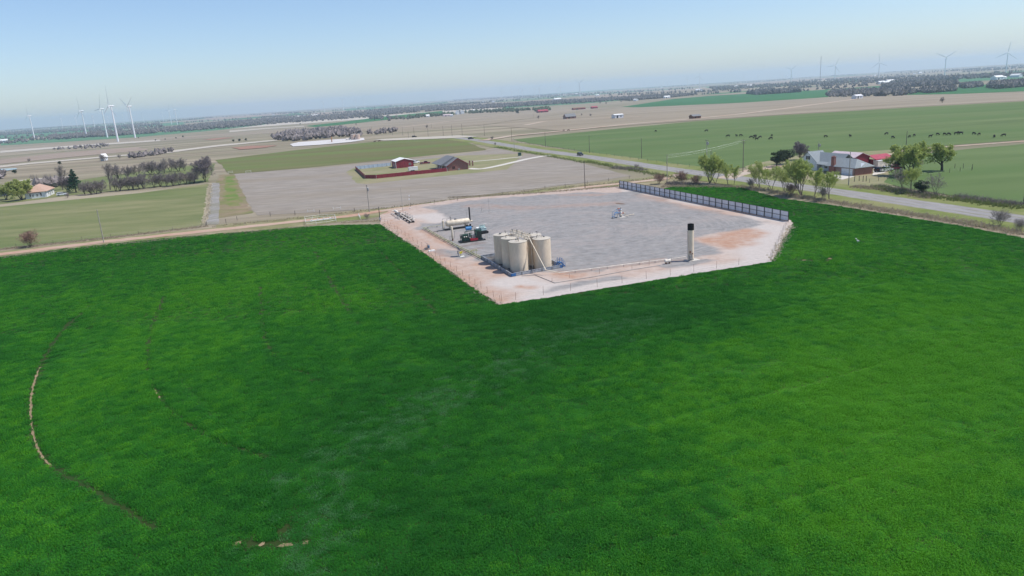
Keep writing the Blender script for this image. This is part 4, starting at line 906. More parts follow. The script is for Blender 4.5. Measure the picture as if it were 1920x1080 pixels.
# ================================================================== houses
def V3(*a): return Vector(a)
def gable_roof(x0, x1, y0, y1, e, r, along, ov=.45, th=.16):
    s = MB()
    if along == 'y':
        xm = (x0+x1)/2; k = (r-e)/(xm-x0)
        for sx, xo in ((1, x0-ov), (-1, x1+ov)):
            s.prism([(xo, y0-ov, e-k*ov), (xm, y0-ov, r), (xm, y0-ov, r+th), (xo, y0-ov, e-k*ov+th)], (0, y1-y0+2*ov, 0))
    else:
        ym = (y0+y1)/2; k = (r-e)/(ym-y0)
        for yo in (y0-ov, y1+ov):
            s.prism([(x0-ov, yo, e-k*ov), (x0-ov, ym, r), (x0-ov, ym, r+th), (x0-ov, yo, e-k*ov+th)], (x1-x0+2*ov, 0, 0))
    return s
def hip_roof(x0, x1, y0, y1, e, r, ra, rb, ov=.5, along='y'):
    s = MB(); x0 -= ov; x1 += ov; y0 -= ov; y1 += ov
    a, b = ((((x0+x1)/2, ra, r), ((x0+x1)/2, rb, r)) if along == 'y' else ((ra, (y0+y1)/2, r), (rb, (y0+y1)/2, r)))
    c = [(x0, y0, e), (x1, y0, e), (x1, y1, e), (x0, y1, e)]; lo = [(p[0], p[1], e-.15) for p in c]
    v = c+[a, b]+lo
    f = [(0, 1, 4), (1, 2, 5, 4), (2, 3, 5), (3, 0, 4, 5)] if along == 'y' else [(0, 1, 5, 4), (1, 2, 5), (2, 3, 4, 5), (3, 0, 4)]
    s.add(v, f+[(6, 7, 1, 0), (7, 8, 2, 1), (8, 9, 3, 2), (9, 6, 0, 3), (9, 8, 7, 6)]); return s
def wall(p, q, h, th=.25, gable=None):
    p, q = V3(*p, 0), V3(*q, 0); d = (q-p).normalized(); n = V3(-d.y, d.x, 0)*th; s = MB()
    pts = [p, q, q+V3(0, 0, h)]+([(p+q)/2+V3(0, 0, gable)] if gable else [])+[p+V3(0, 0, h)]
    s.prism(pts, n); return s
def window(parent, c, w, h, face, m='white', shutters=False):
    """face: unit normal in local coordinates"""
    n = V3(*face, 0); u = V3(-n.y, n.x, 0); c = V3(*c); rz = math.atan2(u.y, u.x)
    s = MB(); s.box(c+n*.03, (w+.16, .06, h+.16), rz); o = s.build('window', M[m], parent)
    s = MB(); s.box(c+n*.065, (w, .03, h), rz); s.build('pane', M['glass'], o)
    s = MB(); s.box(c+n*.09, (w, .02, .05), rz); s.box(c+n*.09, (.05, .02, h), rz); s.build('mullion', M[m], o)
    if shutters:
        for k in (-1, 1): s = MB(); s.box(c+n*.05+u*k*(w/2+.35), (.45, .05, h+.1), rz); s.build('shutter', M['dark'], o)
# brick farmhouse on the right
fh = thing('farmhouse', 'brick farmhouse with blue grey roof, white gable and tall brick chimney', 'house', P(1602, 330), TH)
for p, q in (((0, 0), (8, 0)), ((8, 0), (8, 12)), ((8, 12), (0, 12)), ((0, 12), (0, 0))): wall(p, q, 2.7).build('brick_wall', M['brick'], fh, fix=True)
hip_roof(0, 8, 0, 13, 2.7, 5.3, 3.2, 13.4).build('garage_roof', M['roof_green'], fh, fix=True)
s = MB(); s.prism([(2.2, -.3, 2.75), (5.8, -.3, 2.75), (4, -.3, 4.0)], (0, 1.8, 0)); s.build('small_gable', M['siding'], fh, fix=True)
s = MB(); s.box((-.03, 3.4, 1.15), (.08, 4.9, 2.3)); gd = s.build('garage_door', M['siding'], fh)
for k in range(1, 4): s = MB(); s.box((-.08, 3.4, .57*k), (.03, 4.9, .05)); s.build('panel_seam', M['steel'], gd)
for p, q, g in (((4.2, 12), (4.2, 20), None), ((11, 12), (11, 30), None), ((11, 30), (4.2, 30), None)): wall(q, p, 3.0).build('wall', M['siding'], fh, fix=True)
gable_roof(3.6, 11.5, 11.0, 30.2, 3.0, 6.1, 'y').build('main_roof', M['roof_green'], fh, fix=True)
wall((2.6, 30), (2.6, 20.4), 3.0, gable=6.6).build('gable_wall', M['siding'], fh, fix=True)
wall((2.6, 20.4), (7, 20.4), 3.0).build('wall', M['siding'], fh, fix=True)
gable_roof(2.6, 9, 20.4, 30, 3.0, 6.6, 'x', .35).build('gable_roof', M['roof_green'], fh, fix=True)
window(fh, (2.6, 25.2, 4.5), .9, 1.2, (-1, 0), shutters=True); window(fh, (2.6, 27.3, 1.6), 1.0, 1.2, (-1, 0)); window(fh, (2.6, 23, 1.6), 1.0, 1.2, (-1, 0)); window(fh, (4.2, 17.6, 1.6), 1.4, 1.2, (-1, 0))
s = MB(); s.prism([(1.6, 12.2, 2.5), (4.3, 12.2, 3.35), (4.3, 12.2, 3.5), (1.6, 12.2, 2.62)], (0, 8.0, 0)); s.build('porch_roof', M['roof_green'], fh, fix=True)
for k in range(3): s = MB(); s.box((1.85, 13.2+3.2*k, 1.25), (.16, .16, 2.5)); s.build('porch_post', M['siding'], fh)
s = MB(); s.box((4.16, 14.5, 1.1), (.1, 1.0, 2.1)); s.build('front_door', M['dark'], fh)
s = MB(); s.box((-.2, 10.0, 1.35), (.9, 2.4, 2.7)); s.box((.1, 9.9, 4.2), (.9, 1.35, 3.4)); ch = s.build('chimney', M['brick'], fh)
s = MB(); s.box((.1, 9.9, 5.95), (1.1, 1.55, .16)); s.cyl((.1, 9.6, 6.0), (.1, 9.6, 6.35), .16, n=10); s.cyl((.1, 10.2, 6.0), (.1, 10.2, 6.35), .16, n=10); s.build('chimney_cap', M['brick'], ch)
# barns behind
bn = thing('metal_barn', 'long barn with a sunbleached pink roof behind the brick farmhouse', 'barn', P(1602, 330)+GX*12.8+GY*13, TH)
for p, q, g_ in (((0, 0), (7, 0), 5.7), ((7, 0), (7, 13), None), ((7, 13), (0, 13), 5.7), ((0, 13), (0, 0), None)): wall(p, q, 4.3, gable=g_).build('wall', M['redmetal'], bn, fix=True)
gable_roof(0, 7, 0, 13, 4.3, 5.7, 'y', .3).build('roof', M['roof_pink'], bn, fix=True)
cpt = thing('open_carport', 'open sided red roofed carport next to the pink roofed barn', 'carport', P(1602, 330)+GX*20.4+GY*10.5, TH)
gable_roof(0, 8.5, 0, 7.5, 3.1, 4.3, 'x', .3).build('roof', M['roof_red'], cpt, fix=True)
for q in ((.1, .1), (4.2, .1), (8.4, .1), (.1, 7.4), (4.2, 7.4), (8.4, 7.4)): s = MB(); s.box((q[0], q[1], 1.55), (.14, .14, 3.1)); s.build('post', M['dark'], cpt)
s = MB(); s.box((0, 3.7, 1.7), (.1, 7.2, 2.8)); s.build('back_wall', M['redmetal'], cpt)
sh = thing('red_shed', 'low red shed at the end of the open carport', 'shed', P(1602, 330)+GX*14+GY*27.5, TH)
for p, q in (((0, 0), (9, 0)), ((9, 0), (9, 6)), ((9, 6), (0, 6)), ((0, 6), (0, 0))): wall(p, q, 2.8).build('wall', M['redmetal'], sh, fix=True)
gable_roof(0, 9, 0, 6, 2.8, 4.2, 'x', .3).build('roof', M['roof_red'], sh, fix=True)
# red brick house in the middle
rh = thing('brick_house', 'red brick gabled house with grey shingle roof beside the red fence', 'house', P(839.4, 321), TH)
wall((0, 0), (10.7, 0), 2.7, gable=5.9).build('gable_wall', M['brick'], rh, fix=True)
for p, q in (((10.7, 0), (10.7, 20)), ((10.7, 20), (0, 20)), ((0, 20), (0, 0))): wall(p, q, 2.7).build('wall', M['brick'], rh, fix=True)
gable_roof(0, 10.7, 0, 5, 2.7, 5.95, 'y', .6).build('front_roof', M['roof_grey'], rh, fix=True)
hip_roof(-1.8, 11.2, 4.5, 22, 2.75, 6.5, 4.0, 16.5).build('main_roof', M['roof_grey'], rh, fix=True)
for sx, x in ((1, -.6), (-1, 11.3)):
    s = MB(); s.prism([(x, -.66, 2.35), (5.35, -.66, 5.92), (5.35, -.66, 5.62), (x, -.66, 2.05)], (0, .05, 0)); s.build('bargeboard', M['redmetal'], rh, fix=True)
window(rh, (3.2, -.02, 1.5), 1.4, 1.1, (0, -1), 'redmetal'); s = MB(); s.box((5.6, -.6, .45), (.9, .7, .85)); s.build('air_conditioner', M['steel'], rh)
for k in range(4): s = MB(); s.box((-1.6, 5.2+3.5*k, 1.35), (.2, .2, 2.7)); s.build('porch_post', M['white'], rh)
s = MB(); s.box((-.06, 9, 1.1), (.1, 1.8, 2.1)); s.build('patio_door', M['glass'], rh)
window(rh, (10.72, 8, 1.5), 1.4, 1.2, (1, 0)); window(rh, (10.72, 14, 1.5), 1.4, 1.2, (1, 0))
for k, q in enumerate(((881, 310.5), (886.5, 311))):
    t = thing('brick_pillar', 'brick pillar standing by the drive of the red brick house', 'pillar', P(*q), TH, 'drive pillars'); s = MB(); s.box((0, 0, 1.3), (.6, .6, 2.6)); s.build('shaft', M['brick'], t); s = MB(); s.box((0, 0, 2.68), (.75, .75, .16)); s.build('cap', M['slab'], t)
# red shed with white roof
rs = thing('workshop_shed', 'red metal workshop with a white roof inside the red fence', 'shed', P(743, 316), TH)
for p, q, g in (((0, 0), (9.6, 0), 4.7), ((9.6, 0), (9.6, 11), None), ((9.6, 11), (0, 11), 4.7), ((0, 11), (0, 0), None)): wall(p, q, 3.5, gable=g).build('wall', M['redmetal'], rs, fix=True)
gable_roof(0, 9.6, 0, 11, 3.5, 4.75, 'y', .25).build('roof', M['white'], rs, fix=True)
window(rs, (7.6, -.02, 1.7), 1.0, 1.0, (0, -1)); s = MB(); s.box((-.02, -.02, 1.75), (.2, .2, 3.4)); s.build('corner_trim', M['white'], rs)
s = MB(); s.box((3.6, -.04, 1.5), (3.2, .08, 2.9)); s.build('roller_door', M['redmetal'], rs); s = MB(); s.box((-.03, 5, 1.1), (.08, 1.0, 2.1)); s.build('side_door', M['white'], rs)
# white house on the left
lh = thing('white_house', 'white house with tan hipped roof at the end of the orchard', 'house', P(88, 369.6), TH)
for p, q in (((-9, 0), (0, 0)), ((0, 0), (0, 17)), ((0, 17), (-9, 17)), ((-9, 17), (-9, 0))): wall(p, q, 3.0).build('wall', M['siding'], lh, fix=True)
hip_roof(-9, 0, 0, 17, 3.0, 6.0, 5, 12, .6).build('roof', M['roof_tan'], lh, fix=True)
window(lh, (-6.5, -.02, 1.6), 1.1, 1.3, (0, -1)); window(lh, (-2.5, -.02, 1.6), 1.1, 1.3, (0, -1)); window(lh, (.02, 5, 1.6), 1.2, 1.2, (1, 0)); window(lh, (.02, 12, 1.6), 1.2, 1.2, (1, 0)); s = MB(); s.box((.03, 8.5, 1.1), (.08, 1, 2.1)); s.build('door', M['steel'], lh)
t = thing('garden_shed', 'small white shed next to the yellow green willow', 'shed', P(59, 372.5), TH)
for p, q in (((0, 0), (4, 0)), ((4, 0), (4, 4)), ((4, 4), (0, 4)), ((0, 4), (0, 0))): wall(p, q, 2.4).build('wall', M['siding'], t, fix=True)
gable_roof(0, 4, 0, 4, 2.4, 3.4, 'x', .25).build('roof', M['roof_grey'], t, fix=True); window(t, (1, -.02, 1.4), .7, .9, (0, -1)); window(t, (2.8, -.02, 1.4), .7, .9, (0, -1))
# small far buildings: wall, roof and a door each
def far_building(name, label, q, L, Wd, e, r, wm, rm, rz=0.0, group=None, cat='building'):
    p = P(*q); t = thing(name, label, cat, p, TH+rz, group)
    for a, b, g in (((-L/2, -Wd/2), (L/2, -Wd/2), None), ((L/2, -Wd/2), (L/2, Wd/2), r), ((L/2, Wd/2), (-L/2, Wd/2), None), ((-L/2, Wd/2), (-L/2, -Wd/2), r)): wall(a, b, e, .3, g).build('wall', M[wm], t, fix=True)
    gable_roof(-L/2, L/2, -Wd/2, Wd/2, e, r, 'x', .4, .25).build('roof', M[rm], t, fix=True)
    s = MB(); s.box((-L*.2, -Wd/2-.05, e*.42), (L*.16, .12, e*.8)); s.build('door', M['dark'], t)
    s = MB(); s.box((L*.2, -Wd/2-.05, e*.55), (L*.12, .12, e*.35)); s.build('window', M['glass'], t)
    return t
far_building('ranch_house', 'dark roofed brick house alone on the tan field beside its lane', (1068, 222.5), 15, 10, 3, 6.5, 'brick', 'roof_grey', cat='house')
far_building('open_shed', 'pale grey shed with a flat white roof in the tan field', (1158, 221.5), 12, 8, 4.0, 4.8, 'panel', 'white', cat='shed')
far_building('red_barn', 'large red roofed barn by bare trees at the tan field edge', (1017, 211), 26, 14, 4, 7, 'redmetal', 'roof_red', cat='barn')
far_building('long_barn', 'long low dark red barn in the row behind the tan field', (1085, 205.5), 34, 10, 3.5, 5.5, 'redmetal', 'rust', cat='barn')
far_building('red_shed', 'short red shed next to the long low barn', (1114, 203.5), 16, 9, 3.5, 5.5, 'redmetal', 'roof_red', cat='shed')
far_building('white_barn', 'white roofed barn with grey wall beyond the tan field', (888, 211), 20, 14, 5, 9, 'panel', 'white', R_(60), cat='barn')
far_building('white_barn', 'bright white barn beside a dark silo beyond the tan field', (858, 214.5), 10, 10, 6, 12, 'siding', 'white', R_(90), cat='barn')
far_building('white_barn', 'bright white barn on the other side of the dark silo', (867, 213.5), 9, 10, 6, 11, 'siding', 'white', R_(90), cat='barn')
far_building('pink_barn', 'long low pinkish barn next to the small white house', (838, 218), 22, 9, 3.5, 5.5, 'roof_pink', 'roof_pink', cat='barn')
far_building('white_shed', 'small white shed at the end of the long pinkish barn', (847, 218.5), 6, 6, 4, 5.5, 'siding', 'white', cat='shed')
far_building('farm_house', 'small white house among green trees near the pinkish barn', (802, 219.5), 10, 8, 4, 7, 'siding', 'white', cat='house')
t = thing('silo', 'dark silo between two bright white barns', 'silo', P(862.5, 214), 0); s = MB(); s.loft([(0, 0, 0), (0, 0, 13)], [2, 2], 16); s.build('shell', M['steel'], t, True); s = MB(); s.loft([(0, 0, 13), (0, 0, 15)], [2.1, .2], 16); s.build('dome', M['steel'], t, True)
far_building('field_house', 'pale blue grey building where the section road ends', (1607, 185), 14, 10, 4.5, 6.5, 'panel', 'panel')
far_building('field_shed', 'dark low shed on the section road beside parked trailers', (1303, 222.5), 9, 7, 2.6, 4, 'rust', 'roof_grey', cat='shed')
far_building('grove_house', 'white house half hidden in the bare grove', (614, 252), 10, 8, 3, 5, 'siding', 'roof_grey', cat='house')
far_building('stone_house', 'small white outbuilding beneath a bare tree on the dry pasture', (196, 301), 4, 5, 3.5, 6, 'siding', 'white', R_(40), cat='house')
far_list = [(1250, 184), (1660, 158), (1668, 156), (1652, 157.5), (1880, 148), (1905, 145), (590, 219), (572, 220), (513, 216), (1045, 189), (1120, 180), (1192, 189), (1380, 164), (1405, 163), (1640, 143), (1725, 138), (905, 193), (925, 192), (5, 268), (1310, 172), (1870, 149.5), (560, 221), (1010, 178), (1080, 177), (1715, 139), (1240, 165)]
src = None
for i, q in enumerate(far_list):
    if src is None: src = far_building('distant_farm', 'tiny white farm building far off among the hazy fields', q, 22, 12, 5, 8, 'siding', 'white', 0, 'distant white farm buildings')
    else: copy_thing(src, P(*q), TH+rnd.choice((0, 1.57)), rnd.uniform(.8, 1.6))
# red metal fence round the house
rf = thing('metal_fence', 'dark red sheet metal fence enclosing the yard of the brick house', 'fence', (0, 0, 0))
FP = px((733, 311), (667, 318), (685, 335), (706, 335), (838.5, 321.5))
for i, (a, b) in enumerate(zip(FP[:-1], FP[1:])):
    L = (b-a).length; n = max(1, round(L/2.4)); d = (b-a)/n; u = d.normalized(); nn = V3(u.y, -u.x, 0)
    for k in range(n):
        p, q = a+d*k+u*.05, a+d*(k+1)-u*.05; s = MB(); s.bar(p+V3(0, 0, .92), q+V3(0, 0, .92), .05, 1.7); s.build('panel', M['redmetal'] if i else M['galv_blue'], rf)
        if i == 0: s = MB(); s.bar(p+V3(0, 0, 1.3)-nn*-.06, q+V3(0, 0, 1.3)-nn*-.06, .06, .08); s.build('rail', M['bluegrey'], rf)
    for k in range(n+1):
        p = a+d*k; s = MB(); s.box((p.x, p.y, .95), (.12, .12, 1.9), TH); s.build('post', M['white'] if k in (0, n) and i > 1 else (M['bluegrey'] if i == 0 else M['redmetal']), rf)
# propane tank, dumpster
t = thing('white_trailer', 'white box trailer parked in the fenced yard in front of the red workshop', 'trailer', P(775, 321), TH)
s = MB(); s.box((0, 0, 1.35), (4.6, 2.0, 1.6)); s.build('body', M['white'], t); s = MB(); s.box((0, 0, 2.18), (4.7, 2.1, .08)); s.build('roof', M['white'], t); s = MB(); s.bar((2.3, 0, .5), (3.4, 0, .4), .1); s.build('hitch', M['dark'], t)
for sx in (-.9, .1):
    for sy in (-1, 1): s = MB(); s.cyl((sx, sy*.85, .36), (sx, sy*1.05, .36), .36, n=16); s.build('wheel', M['rubber'], t, True)
t = thing('mailbox_cabinet', 'dark green box standing on the verge by the driveway mouth', 'box', P(974.5, 293), TH); s = MB(); s.box((0, 0, 1.15), (1.6, 1.2, 1.7)); s.build('cabinet', M['green'], t); s = MB(); s.box((0, 0, .15), (1.9, 1.5, .3)); s.build('footing', M['slab'], t); s = MB(); s.box((0, 0, 2.03), (1.8, 1.4, .08)); s.build('lid', M['green'], t)
# far tank battery
for k, q in enumerate(((662.5, 262.3), (671.5, 261.8))):
    t = thing('far_tank', ('pale squat tank next to the treaters on the distant white pad', 'pale squat tank at the outer end of the distant white pad')[k], 'tank', P(*q), 0, 'tanks on the distant white pad'); s = MB(); s.loft([(0, 0, 0), (0, 0, 5.5)], [2.3, 2.3], 24); s.build('shell', M['pinktank'], t, True); s = MB(); s.loft([(0, 0, 5.5), (0, 0, 5.9)], [2.35, .2], 24); s.build('roof', M['tank_roof'], t, True)
t = thing('far_stack', 'thin orange brown stack on the distant white pad', 'stack', P(622.5, 267), 0); s = MB(); s.loft([(0, 0, 0), (0, 0, 5.6)], [.5, .5], 12); s.build('shell', M['rustpaint'], t, True); s = MB(); s.loft([(0, 0, 5.6), (0, 0, 6.4)], [.52, .52], 12); s.build('sooty_top', M['soot'], t, True)
t = thing('far_treater', 'small pale treater beside the tanks on the distant white pad', 'vessel', P(653, 263), TH); s = MB(); s.loft([(-2.5, 0, 1.6), (-2.2, 0, 1.6), (2.2, 0, 1.6), (2.5, 0, 1.6)], [.3, .8, .8, .3], 16); s.build('vessel', M['offwhite'], t, True); s = MB(); s.box((-1.5, 0, .4), (.3, 1.4, .8)); s.box((1.5, 0, .4), (.3, 1.4, .8)); s.build('saddle', M['steel'], t); s = MB(); s.cyl((2.6, 0, 1), (2.6, 0, 4), .2, n=8); s.build('exhaust_stack', M['dark'], t)

# ================================================================== vehicles
def make_car(name, label, loc, rz, paint, kind='suv', group=None, L=4.7, Wd=1.85):
    t = thing(name, label, 'car' if kind != 'pickup' else 'pickup', loc, rz, group); h = Wd/2
    def side(pts, y0, y1, m, nm, par=t): s = MB(); s.prism([(x, y0, z) for x, z in pts], (0, y1-y0, 0)); return s.build(nm, M[m], par, fix=True)
    low = [(-L/2, .45), (-L/2+.1, .35), (L/2-.1, .35), (L/2, .5), (L/2, .85), (L/2-.2, .95), (L/2-1.15, 1.05), (-L/2+.05, 1.05)]
    body = side(low, -h, h, paint, 'body')
    if kind == 'suv': cab = [(-L/2+.15, 1.05), (L/2-1.2, 1.05), (L/2-1.95, 1.68), (-L/2+.45, 1.72)]
    else: cab = [(-.6, 1.05), (L/2-1.3, 1.05), (L/2-2.05, 1.72), (-.45, 1.75)]
    side(cab, -h+.1, h-.1, paint, 'cabin')
    x0, x1 = cab[0][0]+.25, cab[1][0]-.25; g = [(x0+.1, 1.1), (x1, 1.1), (cab[2][0]+.02, 1.6), (cab[3][0]+.15, 1.63)]
    for sy in (-1, 1): side(g, sy*(h-.1), sy*(h-.09)+sy*.012, 'glass', 'side_window')
    s = MB(); a, b = cab[1], cab[2]; s.prism([(a[0]-.02, -h+.22, a[1]+.06), (a[0]-.02, h-.22, a[1]+.06), (b[0]+.06, h-.25, b[1]-.06), (b[0]+.06, -h+.25, b[1]-.06)], (.05, 0, .04)); s.build('windscreen', M['glass'], t, fix=True)
    s = MB(); a, b = cab[0], cab[3]; s.prism([(a[0]+.03, -h+.22, a[1]+.1), (a[0]+.03, h-.22, a[1]+.1), (b[0]-.02, h-.25, b[1]-.1), (b[0]-.02, -h+.25, b[1]-.1)], (-.05, 0, .02)); s.build('rear_window', M['glass'], t, fix=True)
    if kind == 'pickup':
        s = MB(); s.box((-L/2+.9, 0, 1.02), (1.5, Wd-.3, .1)); s.build('cargo_bed', M['dark'], t)
    for sx in (-L/2+.85, L/2-.9):
        for sy in (-1, 1):
            s = MB(); s.cyl((sx, sy*(h-.22), .36), (sx, sy*(h+.02), .36), .36, n=18); w = s.build('wheel', M['rubber'], t, True)
            s = MB(); s.cyl((sx, sy*(h+.02), .36), (sx, sy*(h+.035), .36), .2, n=14); s.build('rim', M['galv'], w, True)
    for sy in (-1, 1):
        s = MB(); s.box((L/2, sy*(h-.3), .75), (.05, .35, .16)); s.build('headlight', M['white'], t)
        s = MB(); s.box((-L/2, sy*(h-.2), .85), (.05, .2, .25)); s.build('tail_light', M['red'], t)
    s = MB(); s.box((L/2+.02, 0, .45), (.1, Wd-.1, .2)); s.build('bumper', M['dark'], t)
    return t
rz_road = math.atan2(rdir.y, rdir.x); rn = V3(-rdir.y, rdir.x, 0)
make_car('road_car', 'black SUV driving along the paved road', P(1088, 291.8)+V3(0, 0, .08), rz_road, 'carblack')
make_car('far_car', 'dark car at the junction by a bare bush', P(883, 261), R_(20), 'carblack')
make_car('far_car', 'dark car stopped below a pole on the far road', P(777, 257.5), R_(20), 'carblack')
make_car('pickup_truck', 'maroon pickup parked between the red workshop and the brick house', P(797, 307.5), R_(8), 'carred', 'pickup', L=5.8, Wd=2.0)
make_car('parked_car', 'white car behind the maroon pickup', P(780, 306), R_(60), 'carwhite', 'suv')
make_car('parked_car', 'dark SUV parked on the concrete apron beside the farmhouse', P(1650, 322)+V3(0, 0, .09), R_(30), 'carblack')
make_car('parked_pickup', 'white pickup parked on the concrete apron beside the dark SUV', P(1660, 321.5)+V3(0, 0, .09), R_(24), 'carwhite', 'pickup', L=5.6)
make_car('parked_car', 'red car parked under the trees beyond the farm apron', P(1678, 318), R_(10), 'carred')
make_car('parked_car', 'blue grey car beside the smaller yellow green tree', P(8, 368), R_(20), 'carbluegrey')
make_car('parked_car', 'white car under the pine by the white house', P(117, 366.5), R_(20), 'carwhite')
t = thing('horse_trailer', 'white cargo trailer behind the parked cars on the apron', 'trailer', P(1654, 314), TH); s = MB(); s.box((0, 0, 1.6), (6.5, 2.2, 2.2)); s.build('body', M['offwhite'], t); s = MB(); s.box((0, 0, 2.75), (6.6, 2.3, .1)); s.build('roof', M['white'], t)
for sx in (-.5, .5):
    for sy in (-1, 1): s = MB(); s.cyl((sx, sy*.95, .4), (sx, sy*1.15, .4), .4, n=16); s.build('wheel', M['rubber'], t, True)
s = MB(); s.bar((3.2, 0, .6), (4.6, 0, .5), .12); s.build('hitch', M['dark'], t)
# hay ring
for k, q in enumerate(((1686, 325), (1696, 326))):
    t = thing('hay_ring', 'round black tubular hay ring standing on the grass by the farm apron', 'feeder', P(*q), 0, 'hay rings by the farm'); 
    for z in (.1, .6, 1.15):
        s = MB(); s.tube([V3(1.2*math.cos(a*.3927), 1.2*math.sin(a*.3927), z) for a in range(17)], .06, 5); s.build('hoop', M['dark'], t)
    for a in range(8): s = MB(); s.cyl((1.2*math.cos(a*.785), 1.2*math.sin(a*.785), 0), (1.2*math.cos(a*.785), 1.2*math.sin(a*.785), 1.2), .05, n=5); s.build('upright', M['dark'], t)
# a white bird over the wheat
B = P(1608, 457); bd = thing('egret', 'white bird with dark back standing in the wheat', 'bird', B, R_(200), s=1.6)
s = MB(); s.loft([(-.35, 0, .35), (-.2, 0, .36), (0, 0, .4), (.15, 0, .46), (.22, 0, .6), (.25, 0, .72), (.33, 0, .74), (.5, 0, .72)], [.02, .08, .11, .08, .035, .045, .04, .005], 10); s.cyl((-.02, .04, 0), (-.02, .04, .35), .012, n=5); s.cyl((-.02, -.04, 0), (-.02, -.04, .35), .012, n=5); s.build('body', M['white'], bd, True)
for sy in (-1, 1): s = MB(); s.prism([(.1, sy*.09, .46), (-.2, sy*.1, .46), (-.45, sy*.05, .36), (-.1, sy*.11, .4)], (0, sy*.02, .01)); s.build('wing', M['dark'], bd, fix=True)

# ================================================================== poles, wires
def pole(label, base, top, m='wood', arms=1, tf=False, group=None, cat='utility pole'):
    b = P(*base); h = max(6.0, min(14, obj_h(base, top))); t = thing('utility_pole', label, cat, b, TH, group)
    s = MB(); s.cyl((0, 0, 0), (0, 0, h), .16, .10, 8); s.build('shaft', M[m], t, True)
    for k in range(arms):
        z = h-.3-.9*k; s = MB(); s.bar((0, -1.2, z), (0, 1.2, z), .1, .12); a = s.build('crossarm', M['wood'], t)
        for y in (-1.1, -.4, .4, 1.1): s = MB(); s.cyl((0, y, z+.06), (0, y, z+.26), .05, n=6); s.build('insulator', M['steel'], a)
    if tf:
        for y in (-.4, .4): s = MB(); s.loft([(.3, y, h-2.0), (.3, y, h-1.9), (.3, y, h-1.0), (.3, y, h-.92)], [.2, .25, .25, .15], 12); s.build('transformer', M['galv'], t, True)
        s = MB(); s.bar((0, -.9, h-.9), (.3, .9, h-.9), .1); s.build('bracket', M['galv'], t)
    return t, b+V3(0, 0, h)
_, pA = pole('bare pale pole on the orchard pasture edge by the red dirt road', (195, 455), (182, 393), 'paint_wood', 0)
_, pB = pole('pole with two grey transformers by the dirt road', (693, 398), (688, 347), 'paint_wood', 1, True)
_, pC = pole('lone dark pole by the dirt road behind the gravel pad', (1097, 353), (1096, 300), 'wood', 0)
_, pD = pole('tall pole with double crossarms at the farm drive', (1393, 323), (1394, 262), 'wood', 2)
_, pE = pole('pole with grey transformers behind the leafing willow', (1325, 319), (1323.5, 262), 'paint_wood', 1, True)
_, pF = pole('short dark pole just behind the leafing willow', (1333, 313), (1332, 281), 'wood', 0)
_, pG = pole('tall plain pole in front of the brick farmhouse garage', (1591, 348), (1597, 284), 'paint_wood', 0)
_, pH = pole('pale pole at the bare saplings where the dirt road ends', (1251, 339), (1250.5, 290), 'paint_wood', 0)
_, pI = pole('pole standing alone in the cattle pasture', (1699, 272), (1701, 245), 'wood', 0)
_, pJ = pole('pole on the near side of the paved road by the driveway', (964.5, 281), (964.5, 258), 'paint_wood', 0)
_, pK = pole('thick pole rising from the brushy bank of the paved road', (1919, 384), (1930, 310), 'wood', 0)
_, pL = pole('slim pale pole near the white gable of the farmhouse', (1534, 300), (1533, 266), 'paint_wood', 0, True)
row = [((960, 265), (959, 240)), ((1023, 275), (1022, 248)), ((1105.5, 287), (1105, 254)), ((1203, 297), (1203, 259))]
row2 = [((908.7, 255), (908.5, 233)), ((867, 255), (866, 232)), ((848, 256), (847, 234)), ((831.5, 255), (830, 236)), ((803, 256), (802, 239)), ((777, 257), (777, 239)), ((755.5, 254), (755, 238)), ((736.5, 254), (735.5, 238)), ((809, 240), (808.5, 232)), ((698, 253), (697.5, 238)), ((1000, 222), (1000, 212)), ((1082, 215), (1082, 206)), ((766, 258), (766, 247))]
tops = []
for b, tp in row: tops.append(pole('dark pole in the line along the cattle pasture beside the paved road', b, tp, 'wood', 0, group='poles along the pasture road')[1])
for b, tp in row2: pole('small dark pole in the line crossing the dry tan field', b, tp, 'wood', 0, group='poles across the dry field')
def wire(label, a, b, sag=.8, r=.02, group=None):
    s = MB(); s.tube([a.lerp(b, k/12)-V3(0, 0, sag*4*(k/12)*(1-k/12)) for k in range(13)], r, 4); tag(s.build('power_line', M['galv']), label, 'power line', group)
for k, y in enumerate((-1.1, .4, 1.1)): wire('pale power line strung from the double crossarm pole across the pasture edge', pD+GY*y-V3(0, 0, .05+1.0*(k == 2)), pH+GY*y*.5-V3(0, 0, .6*k), .6, .013, 'lines from the crossarm pole')
for a, b in zip(tops[:-1], tops[1:]): wire('thin power line between the dark poles along the pasture road', a, b, .9, .012, 'lines along the pasture road')

# ================================================================== wind turbines
def make_turbine():
    t = thing('wind_turbine', 'x', 'wind turbine', (0, 0, 0), 0, 'wind turbines')
    s = MB(); s.loft([(0, 0, -1), (0, 0, 78.5)], [2.2, 1.25], 20); s.build('tower', M['turbine'], t, True)
    s = MB(); s.loft([(0, 6.2, 80), (0, 5.8, 80), (0, -3.2, 80), (0, -3.9, 80)], [1.0, 1.75, 1.75, 1.3], 10); s.build('nacelle', M['turbine'], t, True)
    return t
TURB0 = make_turbine()
bm_ = MB()                                                  # one blade, pointing up from the hub
sec = [(0, .9, .9), (4, 1.2, .7), (9, 1.9, .45), (20, 1.45, .3), (34, .9, .18), (45, .35, .08)]
for i, (z, c, th_) in enumerate(sec): bm_.v += [(-c*.35, 0, z), (0, th_, z), (c*.65+.2, 0, z), (0, -th_, z)]
for i in range(len(sec)-1):
    for k in range(4): bm_.f.append((i*4+k, i*4+(k+1) % 4, i*4+4+(k+1) % 4, i*4+4+k)); bm_.m.append(0)
bm_.f.append((20, 21, 22, 23)); bm_.m.append(0)
blade_me = bm_.mesh('blade', M['turbine'])
